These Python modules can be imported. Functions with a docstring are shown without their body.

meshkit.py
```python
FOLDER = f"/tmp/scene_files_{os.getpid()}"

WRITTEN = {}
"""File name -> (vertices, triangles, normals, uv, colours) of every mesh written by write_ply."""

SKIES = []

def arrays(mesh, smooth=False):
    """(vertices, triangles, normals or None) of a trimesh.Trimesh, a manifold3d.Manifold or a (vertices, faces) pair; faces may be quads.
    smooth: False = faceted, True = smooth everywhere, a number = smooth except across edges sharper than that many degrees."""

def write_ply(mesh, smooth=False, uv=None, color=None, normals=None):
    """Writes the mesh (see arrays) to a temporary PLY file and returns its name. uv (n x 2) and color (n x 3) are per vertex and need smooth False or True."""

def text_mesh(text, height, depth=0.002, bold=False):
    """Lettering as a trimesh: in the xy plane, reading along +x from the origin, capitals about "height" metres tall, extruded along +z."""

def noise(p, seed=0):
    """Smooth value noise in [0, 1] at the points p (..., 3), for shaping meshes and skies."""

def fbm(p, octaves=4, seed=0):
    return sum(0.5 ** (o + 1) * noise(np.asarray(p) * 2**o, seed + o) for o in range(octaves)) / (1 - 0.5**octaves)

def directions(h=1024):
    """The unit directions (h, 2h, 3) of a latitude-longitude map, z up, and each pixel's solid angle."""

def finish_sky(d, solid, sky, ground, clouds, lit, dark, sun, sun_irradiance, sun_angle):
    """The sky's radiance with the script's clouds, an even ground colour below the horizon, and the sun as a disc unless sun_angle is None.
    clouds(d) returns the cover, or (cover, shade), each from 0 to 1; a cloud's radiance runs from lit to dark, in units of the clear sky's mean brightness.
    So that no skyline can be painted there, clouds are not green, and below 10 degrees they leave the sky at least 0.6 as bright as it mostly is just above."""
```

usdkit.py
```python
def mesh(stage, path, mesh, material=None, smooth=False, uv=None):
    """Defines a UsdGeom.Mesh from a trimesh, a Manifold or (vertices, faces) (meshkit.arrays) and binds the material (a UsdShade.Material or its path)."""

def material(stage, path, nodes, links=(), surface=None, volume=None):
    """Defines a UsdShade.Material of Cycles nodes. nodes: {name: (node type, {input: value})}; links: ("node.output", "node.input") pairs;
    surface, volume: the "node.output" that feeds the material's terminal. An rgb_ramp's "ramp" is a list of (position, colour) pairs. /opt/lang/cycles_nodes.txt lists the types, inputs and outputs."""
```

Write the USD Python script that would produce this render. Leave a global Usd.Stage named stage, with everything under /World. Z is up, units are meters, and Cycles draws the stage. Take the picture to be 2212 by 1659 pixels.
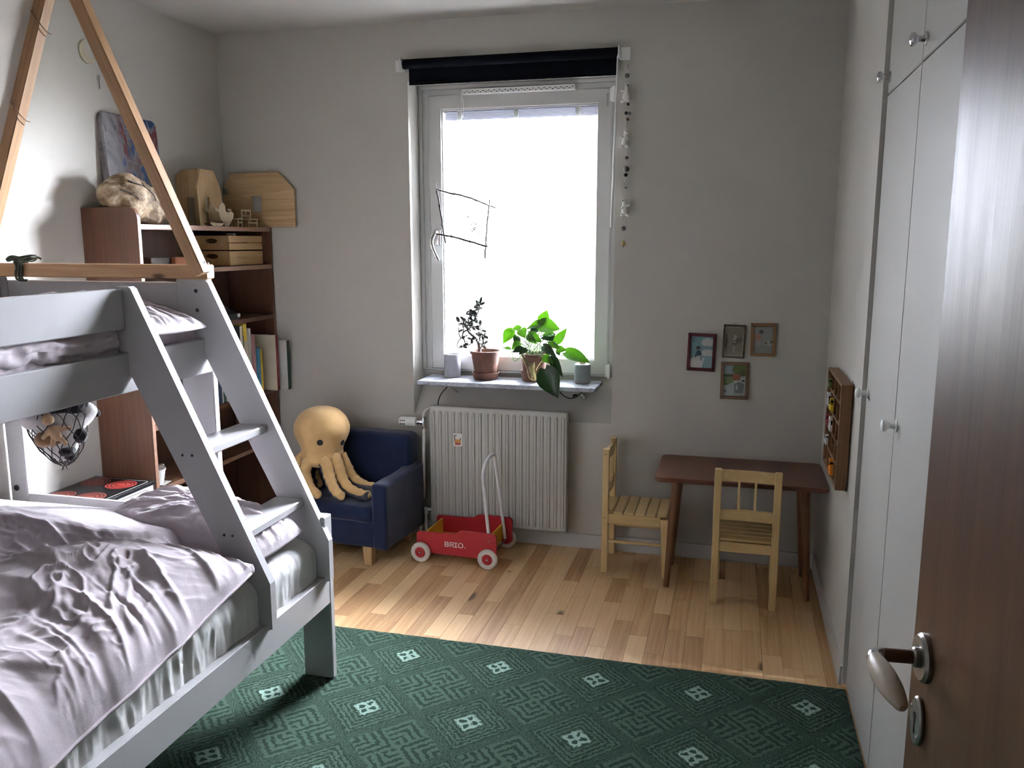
import math, random, numpy as np, trimesh, manifold3d, shapely.geometry as sg, usdkit, meshkit
from shapely import affinity
from pxr import Usd, UsdGeom, UsdLux, UsdShade, Gf, Sdf
rng = np.random.default_rng(7)
PI = math.pi

stage = Usd.Stage.CreateInMemory()
UsdGeom.SetStageUpAxis(stage, 'Z'); UsdGeom.SetStageMetersPerUnit(stage, 1.0)
UsdGeom.Xform.Define(stage, '/World'); UsdGeom.Scope.Define(stage, '/World/Looks')

# ---------------------------------------------------------------- camera, sky, exposure
cam = UsdGeom.Camera.Define(stage, '/World/camera')
RIGHT, DOWN, FWD = (0.967338, 0.2534897, -0.0004524), (0.0420183, -0.1621048, -0.9858785), (-0.2499834, 0.9536587, -0.1674613)
cam.AddTransformOp().Set(Gf.Matrix4d(*RIGHT, 0, *[-v for v in DOWN], 0, *[-v for v in FWD], 0, 0.0, 0.0, 1.5, 1))
cam.CreateHorizontalApertureAttr(36.0); cam.CreateFocalLengthAttr(36.0 * 1823.6808 / 2212)
cam.CreateClippingRangeAttr(Gf.Vec2f(0.02, 500)); cam.CreateFStopAttr(0.0)
cam.CreateExposureAttr(1.6)
SKY, GROUND = (14.4, 14.3, 16.6), (3.3, 3.2, 3.3)          # bright overcast sky above, pale ground light below the horizon

dome = UsdLux.DomeLight.Define(stage, '/World/overcast_sky')
dome.CreateIntensityAttr(1.0)
skym = usdkit.material(stage, '/World/Looks/sky', {
    'tc': ('texture_coordinate', {}), 'sep': ('separate_xyz', {}),
    'mr': ('map_range', {'range_type': 'smoothstep', 'from_min': -0.12, 'from_max': 0.06, 'to_min': 0.0, 'to_max': 1.0}),
    'mx': ('mix_color', {'a': GROUND, 'b': SKY, 'use_clamp': False}), 'bg': ('background_shader', {'strength': 1.0}),
    # thin cloud: the veiled sun makes the sky brighter towards the right of the window, dimmer away from it
    'dot': ('vector_math', {'math_type': 'dot_product', 'vector2': (0.85, 0.36, 0.38)}),
    'glow': ('map_range', {'range_type': 'smoothstep', 'from_min': 0.1, 'from_max': 1.0, 'to_min': 0.46, 'to_max': 2.6})},
    [('tc.generated', 'dot.vector1'), ('dot.value', 'glow.value'), ('glow.result', 'bg.strength'), ('tc.generated', 'sep.vector'), ('sep.z', 'mr.value'), ('mr.result', 'mx.fac'), ('mx.result', 'bg.color')], surface='bg.background')
UsdShade.MaterialBindingAPI.Apply(dome.GetPrim()).Bind(skym)

# ---------------------------------------------------------------- material graphs
class V:
    def __init__(s, g, ref): s.g, s.ref = g, ref
    def _m(s, op, o, swap=False):
        return s.g.math(op, o, s) if swap else s.g.math(op, s, o)
    def __add__(s, o): return s._m('add', o)
    __radd__ = __add__
    def __mul__(s, o): return s._m('multiply', o)
    __rmul__ = __mul__
    def __sub__(s, o): return s._m('subtract', o)
    def __rsub__(s, o): return s._m('subtract', o, True)
    def __truediv__(s, o): return s._m('divide', o)

class G:
    def __init__(s): s.nodes, s.links = {}, []
    def node(s, kind, out, **kw):
        n = f'n{len(s.nodes)}'
        vals = {}
        for k, v in kw.items():
            if isinstance(v, V): s.links.append((v.ref, f'{n}.{k}'))
            else: vals[k] = v
        s.nodes[n] = (kind, vals)
        return V(s, f'{n}.{out}')
    def out(s, v, name): return V(s, v.ref.split('.')[0] + '.' + name)
    def math(s, op, a, b=0.0, c=None):
        kw = dict(math_type=op, value1=a, value2=b)
        if c is not None: kw['value3'] = c
        return s.node('math', 'value', **kw)
    def obj(s): return s.node('texture_coordinate', 'object')
    def pos(s): return s.node('geometry', 'position')
    def mapped(s, v, scale=(1, 1, 1), rot=(0, 0, 0), loc=(0, 0, 0)):
        return s.node('mapping', 'vector', mapping_type='point', vector=v, scale=scale, rotation=rot, location=loc)
    def noise(s, v, scale, detail=3.0, rough=0.5, dist=0.0):
        return s.node('noise_texture', 'fac', dimensions='3D', vector=v, scale=scale, detail=detail, roughness=rough, distortion=dist)
    def ramp(s, fac, stops, interp=True):
        return s.node('rgb_ramp', 'color', fac=fac, ramp=stops, interpolate=interp)
    def mix(s, fac, a, b, blend='mix'):
        return s.node('mix_color', 'result', blend_type=blend, fac=fac, a=a, b=b, use_clamp=False)
    def step(s, x, lo, hi): return s.node('map_range', 'result', range_type='smoothstep', value=x, from_min=lo, from_max=hi, to_min=0.0, to_max=1.0)
    def lin(s, x, lo, hi, a, b): return s.node('map_range', 'result', range_type='linear', clamp=True, value=x, from_min=lo, from_max=hi, to_min=a, to_max=b)
    def xyz(s, v):
        n = s.node('separate_xyz', 'x', vector=v); return n, s.out(n, 'y'), s.out(n, 'z')
    def bump(s, h, strength=0.3, dist=0.002): return s.node('bump', 'normal', height=h, strength=strength, distance=dist)
    def bsdf(s, **kw): return s.node('principled_bsdf', 'BSDF', **kw)
    def rand(s): return s.node('object_info', 'random')
MATS = {}
def finish(name, g, surf):
    MATS[name] = usdkit.material(stage, '/World/Looks/' + name, g.nodes, g.links, surface=surf.ref); return MATS[name]

def plain(name, col, rough=0.5, metal=0.0, bump=0.0, bscale=200, coat=0.0, sheen=0.0, var=0.0, vscale=6, spec=0.5):
    g = G(); kw = dict(base_color=col, roughness=rough, metallic=metal, coat_weight=coat, specular_ior_level=spec)
    if sheen: kw.update(sheen_weight=sheen, sheen_roughness=0.6)
    if var:
        f = g.noise(g.obj(), vscale, 4)
        kw['base_color'] = g.mix(g.lin(f, .3, .7, 0, 1), tuple(c * (1 - var) for c in col), tuple(min(1, c * (1 + var)) for c in col))
    if bump: kw['normal'] = g.bump(g.noise(g.obj(), bscale, 3), bump, 0.002)
    return finish(name, g, g.bsdf(**kw))

def wood(name, dark, mid, light, axis='z', scale=1.0, rough=0.42, knots=0.0, rnd=0.25, coat=0.0, fine=1.0, spec=0.5, rings_w=0.22, tilt=0.0):
    g = G(); o = g.obj(); r = g.rand()
    off = g.node('combine_xyz', 'vector', x=r * 7.3, y=r * 3.1, z=r * 5.7)
    off = V(g, off.ref)
    v = g.node('vector_math', 'vector', math_type='add', vector1=o, vector2=off) if rnd else o
    if tilt: v = g.mapped(v, rot=(0, tilt, 0))
    sc = {'x': (0.07, 1, 1), 'y': (1, 0.07, 1), 'z': (1, 1, 0.07)}[axis]
    m1 = g.mapped(v, tuple(c * scale for c in sc))
    m2 = g.mapped(v, tuple(c * scale * (0.35 if c < 1 else 1) for c in sc))
    rings = g.node('wave_texture', 'fac', wave_type='bands', bands_direction='x' if axis != 'x' else 'y', profile='saw', vector=m1, scale=9.0, distortion=7.0, detail=2.0, detail_scale=1.2)
    broad = g.noise(m1, 14.0, 3, .55, 1.0)
    fib = g.noise(m2, 130.0, 2, .6)
    t = rings * rings_w + broad * (0.72 - rings_w) + (0.02) + fib * (0.35 * fine)
    if rnd: t = t + (r - 0.5) * rnd
    col = g.ramp(t, [(0.15, light), (0.52, mid), (0.95, dark)])
    if knots:
        kv = g.mapped(v, tuple((2.2 if c < 1 else 6.0) for c in sc))
        d = g.node('voronoi_texture', 'distance', dimensions='3D', vector=kv, scale=knots)
        col = g.mix(1 - g.step(d, 0.03, 0.085), col, tuple(c * 0.35 for c in dark))
    return finish(name, g, g.bsdf(base_color=col, roughness=g.lin(t, .2, .9, rough - .06, rough + .1), normal=g.bump(fib, 0.12, 0.001), coat_weight=coat, coat_roughness=0.25, specular_ior_level=spec))

def cloth(name, col, var=0.12, weave=900.0, rough=0.85, sheen=0.25, bump=0.35, fold=0.0, foldscale=18.0, thin=0.0):
    g = G(); o = g.obj()
    w1 = g.noise(g.mapped(o, (1, 1, 0.15)), weave, 2); w2 = g.noise(g.mapped(o, (0.15, 1, 1)), weave, 2)
    big = g.noise(o, 9.0, 4, .6)
    h = (w1 + w2) * 0.15
    if fold:
        f1 = g.noise(o, foldscale, 5, .6, 1.2)
        h = h + g.math('absolute', f1 - 0.5) * (-6.0 * fold)
    c = g.mix(g.lin(big + (w1 - 0.5) * 0.5, .3, .7, 0, 1), tuple(x * (1 - var) for x in col), tuple(min(1, x * (1 + var)) for x in col))
    if thin:
        return finish(name, g, g.node('mix_closure', 'closure', fac=thin, closure1=g.bsdf(base_color=c, roughness=rough), closure2=g.node('translucent_bsdf', 'BSDF', color=c)))
    return finish(name, g, g.bsdf(base_color=c, roughness=rough, sheen_weight=sheen, sheen_roughness=0.5, specular_ior_level=0.25, normal=g.bump(h, bump, 0.004)))

# ---------------------------------------------------------------- scene tree helpers
USED = {}
def numbered(parent, name):
    k = (parent, name); n = USED.get(k, -1) + 1; USED[k] = n
    return f'{parent}/{name}' if n == 0 else f'{parent}/{name}_{n:03d}'
def tag(prim, **kw):
    for k, v in kw.items():
        if v: prim.SetCustomDataByKey({'cat': 'category'}.get(k, k), v)
class Thing:
    """A top-level Xform at the thing's base; parts are given in world coordinates when world=True, else in its own frame."""
    def __init__(s, name, label, cat, loc=(0, 0, 0), rz=0.0, group=None, kind=None, world=True):
        s.path = numbered('/World', name); s.name = name; s.loc = np.array(loc, float); s.world = world; s.rz = rz
        x = UsdGeom.Xform.Define(stage, s.path); x.AddTranslateOp().Set(Gf.Vec3d(*map(float, loc)))
        if rz: x.AddRotateZOp().Set(float(rz))
        s.prim = x.GetPrim(); tag(s.prim, label=label, cat=cat, group=group, kind=kind)
    def part(s, name, mesh, mat, parent=None, label=None, smooth=30, kind=None):
        v, f, _ = meshkit.arrays(mesh, False)
        if s.world: v = v - s.loc
        base = parent if parent else s.path
        p = numbered(base, name)
        m = usdkit.mesh(stage, p, (v, f), MATS[mat], smooth=smooth)
        if label: tag(m.GetPrim(), label=label)
        if kind: tag(m.GetPrim(), kind=kind)
        return p
    def copy(s, loc, rz=0.0, label=None, group=None):
        d = s.prim.GetCustomData()
        p = numbered('/World', s.name); x = UsdGeom.Xform.Define(stage, p)
        x.AddTranslateOp().Set(Gf.Vec3d(*map(float, loc)))
        x.AddRotateZOp().Set(float(rz))
        q = x.GetPrim(); q.GetReferences().AddInternalReference(s.path); q.SetInstanceable(True)
        tag(q, label=label or d['label'], cat=d.get('category'), group=group or d.get('group'))
        return q
def single(name, mesh, mat, label=None, cat=None, group=None, kind=None, smooth=30):
    """A thing that is one mesh, its origin at the centre of its base."""
    v, f, _ = meshkit.arrays(mesh, False); b = np.array([(v[:, 0].min() + v[:, 0].max()) / 2, (v[:, 1].min() + v[:, 1].max()) / 2, v[:, 2].min()])
    p = numbered('/World', name)
    m = usdkit.mesh(stage, p, (v - b, f), MATS[mat], smooth=smooth)
    UsdGeom.Xformable(m.GetPrim()).AddTranslateOp().Set(Gf.Vec3d(*map(float, b)))
    tag(m.GetPrim(), label=label, cat=cat, group=group, kind=kind); return p

# ---------------------------------------------------------------- shapes
def man(pts): return manifold3d.Manifold.hull_points(np.asarray(pts, float))
def tm(m):
    if isinstance(m, trimesh.Trimesh): return m
    if hasattr(m, 'to_mesh'):
        k = m.to_mesh(); return trimesh.Trimesh(k.vert_properties[:, :3], k.tri_verts, process=False)
    return trimesh.Trimesh(m[0], m[1], process=False)
def cat(*ms): return trimesh.util.concatenate([tm(m) for m in ms])
def box(x0, x1, y0, y1, z0, z1, b=0.002):
    b = min(b, (x1 - x0) / 2.01, (y1 - y0) / 2.01, (z1 - z0) / 2.01)
    if b <= 0: return man([(x, y, z) for x in (x0, x1) for y in (y0, y1) for z in (z0, z1)])
    P = []
    for x, sx in ((x0, 1), (x1, -1)):
        for y, sy in ((y0, 1), (y1, -1)):
            for z, sz in ((z0, 1), (z1, -1)):
                P += [(x, y + sy * b, z + sz * b), (x + sx * b, y, z + sz * b), (x + sx * b, y + sy * b, z)]
    return man(P)
def rbox(x0, x1, y0, y1, z0, z1, r=0.03, n=16):
    s = manifold3d.Manifold.sphere(r, n); P = []
    return manifold3d.Manifold.batch_hull([s.translate((x, y, z)) for x in (x0 + r, x1 - r) for y in (y0 + r, y1 - r) for z in (z0 + r, z1 - r)])
def place(m, axis, a0):
    """A shape drawn in (u, v) and extruded along w, turned so that the extrusion runs along the axis from a0."""
    t = tm(m).copy(); v = t.vertices.copy()
    if axis == 'y': t.vertices = np.stack([v[:, 0], a0 + v[:, 2], v[:, 1]], 1); t.invert()
    elif axis == 'x': t.vertices = np.stack([a0 + v[:, 2], v[:, 0], v[:, 1]], 1)
    else: t.vertices = v + [0, 0, a0]
    return t
def prism(poly, axis, a0, a1):
    """poly: list of 2D points or a shapely polygon; axis y: (x, z) points; x: (y, z); z: (x, y)."""
    p = poly if hasattr(poly, 'exterior') else sg.Polygon(poly)
    p = sg.polygon.orient(p)
    return place(trimesh.creation.extrude_polygon(p, a1 - a0, engine='earcut'), axis, a0)
def slab(poly, axis, a0, a1, b=0.003):
    """A convex outline with chamfered rims."""
    p = sg.Polygon(poly) if not hasattr(poly, 'exterior') else poly
    q = p.buffer(-b, join_style=2)
    o, i = np.array(p.exterior.coords)[:-1], np.array(q.exterior.coords)[:-1]
    P = [(*c, w) for w in (b, a1 - a0 - b) for c in o] + [(*c, w) for w in (0, a1 - a0) for c in i]
    return place(man(P), axis, a0)
def tube(pts, r, sides=12, caps=True):
    p = np.asarray(pts, float); n = len(p); r = np.broadcast_to(np.asarray(r, float), (n,))
    t = np.gradient(p, axis=0); t /= np.linalg.norm(t, axis=1, keepdims=True) + 1e-12
    u = np.cross(t[0], [0, 0, 1.0] if abs(t[0][2]) < .9 else [1.0, 0, 0]); U = []
    for k in range(n):
        u = u - t[k] * (u @ t[k]); u /= np.linalg.norm(u) + 1e-12; U.append(u)
    U = np.array(U); W = np.cross(t, U)
    a = np.arange(sides) * 2 * PI / sides
    v = p[:, None] + r[:, None, None] * (np.cos(a)[None, :, None] * U[:, None] + np.sin(a)[None, :, None] * W[:, None])
    v = v.reshape(-1, 3); f = []
    for k in range(n - 1):
        for j in range(sides):
            A, B = k * sides + j, k * sides + (j + 1) % sides
            f += [(A, B, B + sides), (A, B + sides, A + sides)]
    if caps:
        for k, c in ((0, p[0]), (n - 1, p[-1])):
            i = len(v); v = np.vstack([v, c])
            for j in range(sides):
                A, B = k * sides + j, k * sides + (j + 1) % sides
                f.append((i, B, A) if k == 0 else (i, A, B))
    return trimesh.Trimesh(v, f, process=False)
def spline(pts, n=24):
    from scipy.interpolate import CubicSpline, PchipInterpolator
    p = np.asarray(pts, float); s = np.r_[0, np.cumsum(np.linalg.norm(np.diff(p, axis=0), axis=1))]
    return CubicSpline(s, p)(np.linspace(0, s[-1], n))
def lathe(prof, n=32, at=(0, 0, 0), axis='z'):
    """prof: (r, h) from bottom to top, closed on the axis where r = 0."""
    P = np.asarray(prof, float); a = np.arange(n) * 2 * PI / n
    v = np.stack([P[:, None, 0] * np.cos(a), P[:, None, 0] * np.sin(a), np.repeat(P[:, 1:2], n, 1)], -1).reshape(-1, 3); f = []
    for k in range(len(P) - 1):
        for j in range(n):
            A, B = k * n + j, k * n + (j + 1) % n
            if P[k, 0] > 0: f.append((A, B, B + n))
            if P[k + 1, 0] > 0: f.append((A, B + n, A + n))
    if axis == 'x': v = v[:, [2, 0, 1]]
    if axis == 'y': v = v[:, [1, 2, 0]]
    m = trimesh.Trimesh(v + np.asarray(at, float), f, process=False); m.merge_vertices(); return m
def blob(chains, edge=0.01, it=8, extra=None):
    """Tapering limbs as hulls of spheres, joined into one smooth surface."""
    out = extra if extra is not None else manifold3d.Manifold()
    for ch in chains:
        for (p, r), (q, s) in zip(ch[:-1], ch[1:]):
            out = out + manifold3d.Manifold.batch_hull([manifold3d.Manifold.sphere(r, 16).translate(tuple(map(float, p))), manifold3d.Manifold.sphere(s, 16).translate(tuple(map(float, q)))])
    m = tm(out.refine_to_length(edge)); m.merge_vertices()
    trimesh.smoothing.filter_taubin(m, lamb=0.5, nu=0.52, iterations=it); return m
def ell(c, r, n=3):
    m = trimesh.creation.icosphere(n); m.vertices = m.vertices * np.asarray(r) + np.asarray(c); return m
def turn(m, rot, at=(0, 0, 0)):
    m = tm(m).copy(); m.apply_transform(trimesh.transformations.euler_matrix(*[math.radians(a) for a in rot])); m.apply_translation(at); return m
def grid_mesh(P):
    """P: (n, m, 3) points as a sheet."""
    n, m = P.shape[:2]; i, j = np.meshgrid(np.arange(n - 1), np.arange(m - 1), indexing='ij'); a = (i * m + j).ravel()
    return trimesh.Trimesh(P.reshape(-1, 3), np.vstack([np.stack([a, a + m, a + m + 1], 1), np.stack([a, a + m + 1, a + 1], 1)]), process=False)
def sheet(top, thick=0.01):
    """A closed sheet: the grid and its copy lower down, sewn at the rim."""
    n, m = top.shape[:2]; bot = top - np.array([0, 0, thick]) if np.isscalar(thick) else thick
    A, B = grid_mesh(top), grid_mesh(bot); B.invert(); k = n * m
    rim = [i * m for i in range(n)] + [(n - 1) * m + j for j in range(1, m)] + [i * m + m - 1 for i in range(n - 2, -1, -1)] + [j for j in range(m - 2, 0, -1)]
    f = []
    for a, b in zip(rim, rim[1:] + rim[:1]): f += [(a, a + k, b + k), (a, b + k, b)]
    return trimesh.Trimesh(np.vstack([A.vertices, B.vertices]), np.vstack([A.faces, B.faces + k, np.array(f)]), process=False)
fbm = meshkit.fbm
# ---------------------------------------------------------------- materials
plain('wall_paint', (.50, .48, .435), .75, bump=.25, bscale=260, var=.015, vscale=3)
plain('ceiling_paint', (.53, .515, .475), .8, bump=.15, bscale=200)
plain('trim_white', (.55, .54, .51), .4)
plain('window_white', (.56, .56, .545), .35)
plain('closet_white', (.46, .45, .42), .42, bump=.05, bscale=120)
plain('bed_white', (.44, .435, .435), .2, bump=.06, bscale=60)
plain('radiator_white', (.46, .45, .415), .42)
plain('plastic_white', (.82, .82, .80), .35)
plain('bolt_dark', (.03, .025, .022), .5)
plain('chrome', (.75, .75, .76), .18, metal=1.0)
plain('steel_worn', (.36, .35, .34), .3, metal=1.0, var=.2, vscale=40)
plain('steel_bright', (.62, .62, .64), .22, metal=1.0)
plain('black_plastic', (.012, .012, .013), .3)
plain('black_matte', (.01, .01, .01), .7)
plain('cable_black', (.01, .01, .01), .45)
plain('blind_navy', (.003, .004, .008), .9, bump=.1, bscale=500, spec=.12)
plain('blind_slat', (.22, .225, .29), .35)
plain('terracotta', (.135, .056, .034), .75, bump=.25, bscale=90, var=.35, vscale=14)
plain('soil', (.10, .075, .055), .95, bump=.8, bscale=160, var=.4, vscale=60)
plain('concrete_pale', (.33, .33, .345), .8, bump=.2, bscale=120, var=.12, vscale=18)
plain('concrete_grey', (.20, .205, .205), .8, bump=.2, bscale=160, var=.15, vscale=18)
plain('brass', (.55, .42, .2), .3, metal=1.0)
plain('toy_red', (.42, .018, .028), .35, bump=.04, bscale=90)
plain('toy_yellow', (.72, .40, .03), .4)
plain('tyre_white', (.74, .70, .64), .7, bump=.15, bscale=150, var=.05, vscale=30)
plain('letter_white', (.85, .80, .80), .5)
plain('tube_white', (.84, .84, .86), .25)
plain('sticker_white', (.78, .76, .72), .5)
cloth('navy_canvas', (.006, .0125, .043), .18, sheen=.2, bump=.5)
cloth('octopus_linen', (.57, .365, .16), .10, weave=600, sheen=.15, bump=.5, fold=.06, foldscale=26)
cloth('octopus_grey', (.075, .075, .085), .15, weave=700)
cloth('lilac_cotton', (.50, .435, .465), .05, weave=1100, rough=.75, sheen=.3, bump=.55, fold=.10, foldscale=15)
cloth('white_sheet', (.62, .62, .605), .04, weave=1200, rough=.75, bump=.5, fold=.06, foldscale=14)
cloth('canopy_white', (.82, .79, .77), .03, weave=900, sheen=.1, thin=.5)
wood('pine', (.30, .15, .06), (.52, .31, .155), (.66, .44, .26), 'x', 2.6, .5, knots=1.0)
for nm_, tl_ in (('pine_pole_r', .42), ('pine_pole_l', -.40)): wood(nm_, (.26, .135, .06), (.47, .275, .14), (.60, .40, .235), 'z', 2.6, .5, knots=.9, rings_w=.1, tilt=tl_)
wood('pine_panel', (.34, .20, .095), (.56, .385, .205), (.68, .50, .30), 'y', 1.3, .55)
wood('pine_panel_x', (.34, .20, .095), (.56, .385, .205), (.68, .50, .30), 'x', 1.3, .55)
wood('pine_panel_z', (.34, .20, .095), (.56, .385, .205), (.68, .50, .30), 'z', 1.6, .55)
wood('crate_pine', (.34, .19, .08), (.56, .36, .17), (.66, .45, .24), 'y', 3.0, .5, knots=.9)
wood('bookcase_teak', (.045, .020, .011), (.095, .040, .020), (.15, .068, .036), 'z', 1.3, .45, rnd=.15, rings_w=.08)
wood('bookcase_shelf', (.05, .023, .013), (.11, .048, .024), (.18, .085, .046), 'y', 2.2, .42, rnd=.15)
wood('edge_band', (.17, .085, .05), (.27, .15, .095), (.34, .20, .14), 'y', 3, .45)
wood('birch', (.46, .30, .13), (.63, .445, .21), (.71, .53, .29), 'z', 3.0, .42, rnd=.2, fine=.7)
wood('birch_x', (.46, .30, .13), (.63, .445, .21), (.71, .53, .29), 'x', 3.0, .42, rnd=.2, fine=.7)
wood('birch_y', (.46, .30, .13), (.63, .445, .21), (.71, .53, .29), 'y', 3.0, .42, rnd=.2, fine=.7)
wood('table_teak', (.07, .024, .014), (.135, .048, .026), (.20, .08, .044), 'x', 1.6, .33)
wood('table_leg', (.11, .045, .018), (.20, .088, .036), (.28, .135, .06), 'z', 3.0, .45)
wood('rack_wood', (.12, .055, .022), (.21, .105, .045), (.30, .165, .08), 'z', 3.0, .5)
wood('chair_leg', (.3, .17, .07), (.45, .28, .13), (.55, .37, .19), 'z', 3.0, .5)
wood('veneer', (.055, .024, .010), (.098, .045, .018), (.145, .070, .030), 'z', 1.6, .36, rnd=0, spec=.3, rings_w=.1)
wood('oak', (.33, .175, .075), (.58, .355, .172), (.72, .485, .265), 'y', 1.5, .40, knots=.6, rnd=.6, spec=.45, rings_w=.14, fine=.7)

def marble():
    g = G(); o = g.obj()
    w = g.noise(g.mapped(o, (1, 2, 2), (0, 0, .4)), 9, 6, .65, 1.6); f = g.noise(o, 60, 3)
    c = g.ramp(w + (f - .5) * .25, [(.25, (.16, .17, .20)), (.45, (.28, .30, .35)), (.56, (.46, .48, .54)), (.62, (.30, .32, .37)), (.8, (.20, .21, .25))])
    finish('marble', g, g.bsdf(base_color=c, roughness=.32, normal=g.bump(f, .1, .001)))
marble()
def glass():
    g = G()
    t = g.node('transparent_bsdf', 'BSDF', color=(.97, .985, .98)); r = g.node('glossy_bsdf', 'BSDF', color=(1, 1, 1), roughness=.0)
    finish('pane', g, g.node('mix_closure', 'closure', fac=g.node('fresnel', 'fac', IOR=1.25), closure1=t, closure2=r))
glass()
def leaf(name, col, col2, trans, thick=.5):
    g = G(); n = g.noise(g.obj(), 45, 3)
    c = g.mix(g.lin(n, .35, .68, 0, 1), col, col2)
    a = g.bsdf(base_color=c, roughness=.32, specular_ior_level=.5)
    b = g.node('translucent_bsdf', 'BSDF', color=trans)
    finish(name, g, g.node('mix_closure', 'closure', fac=thick, closure1=a, closure2=b))
leaf('leaf_green', (.045, .12, .02), (.08, .19, .035), (.145, .27, .035), .5)
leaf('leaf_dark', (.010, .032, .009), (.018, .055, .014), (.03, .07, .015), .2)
leaf('leaf_dry', (.42, .36, .19), (.55, .5, .3), (.5, .45, .25), .4)
leaf('jade_leaf', (.045, .05, .045), (.07, .075, .065), (.05, .07, .05), .12)
plain('jade_stem', (.05, .042, .036), .8, bump=.5, bscale=120, var=.3, vscale=40)

def rug_material():
    g = G(); p = g.pos(); x, y, z = g.xyz(p)
    n1 = g.noise(p, 70, 3, .6); n2 = g.noise(g.mapped(p, (1, 1, 1), loc=(5, 3, 0)), 70, 3, .6); pile = g.noise(p, 700, 2)
    u = (x + 1.0915 + (n1 - .5) * .030) / .3435; v = (y - 2.3145 + (n2 - .5) * .030) / .3575
    M = g.math
    fr = lambda t: M('fraction', t); ab = lambda t: M('absolute', t)
    a = fr(u + 20.5) - .5; b = fr(v + 20.5) - .5; s = (ab(a) + ab(b)) * 2.0
    a2 = fr(u + 20) - .5; b2 = fr(v + 20) - .5; s2 = (ab(a2) + ab(b2)) * 2.0
    stripe = lambda t, per, ph=0.0: M('sine', t * (2 * PI / per) + ph)
    band = lambda w, lo=-.35, hi=.25: g.step(w, lo, hi)
    med = band(stripe(s, .128, 1.0))
    fine = band(stripe(s, .062, .2), -.3, .3)
    med = g.node('mix_float', 'result', fac=M('greater_than', s, .875), a=med, b=fine * .8)
    pp, qq = ab(a2 + b2), ab(a2 - b2)
    lr = M('greater_than', ab(a2), ab(b2))
    mm = g.node('mix_float', 'result', fac=lr, a=M('maximum', pp, qq), b=M('minimum', pp, qq))
    sec = band(stripe(mm, .098, 1.1))
    cross = M('less_than', M('minimum', pp, qq), .016)
    sec = M('maximum', sec, cross * .75)
    sec = g.node('mix_float', 'result', fac=M('greater_than', s2, .87), a=sec, b=band(stripe(s2, .062, .8), -.3, .3) * .8)
    pat = g.node('mix_float', 'result', fac=M('less_than', s, 1.0), a=sec, b=med)
    pale = 1 - g.step(s, .25, .285)
    dots = None
    for dx, dy, rx, ry in ((-.056, .006, .036, .026), (.058, .0, .036, .026), (.0, .062, .024, .032), (-.004, -.058, .026, .034)):
        ex, ey = (a - dx) / rx, (b - dy) / ry
        d = 1 - g.step(M('sqrt', ex * ex + ey * ey), .8, 1.1)
        dots = d if dots is None else M('maximum', dots, d)
    c = g.mix(pat, (.0075, .030, .018), (.060, .108, .073))
    c = g.mix(pale, c, (.30, .42, .35)); c = g.mix(dots, c, (.010, .045, .028))
    c = g.mix(g.lin(pile, .3, .7, .0, .35), c, (.004, .02, .012))
    h = pile * .6 + g.noise(p, 230, 3) * .6 + pat * .8
    finish('rug_pile', g, g.bsdf(base_color=c, roughness=.95, specular_ior_level=.1, sheen_weight=.08, normal=g.bump(h, .7, .004)))
rug_material()

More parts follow.
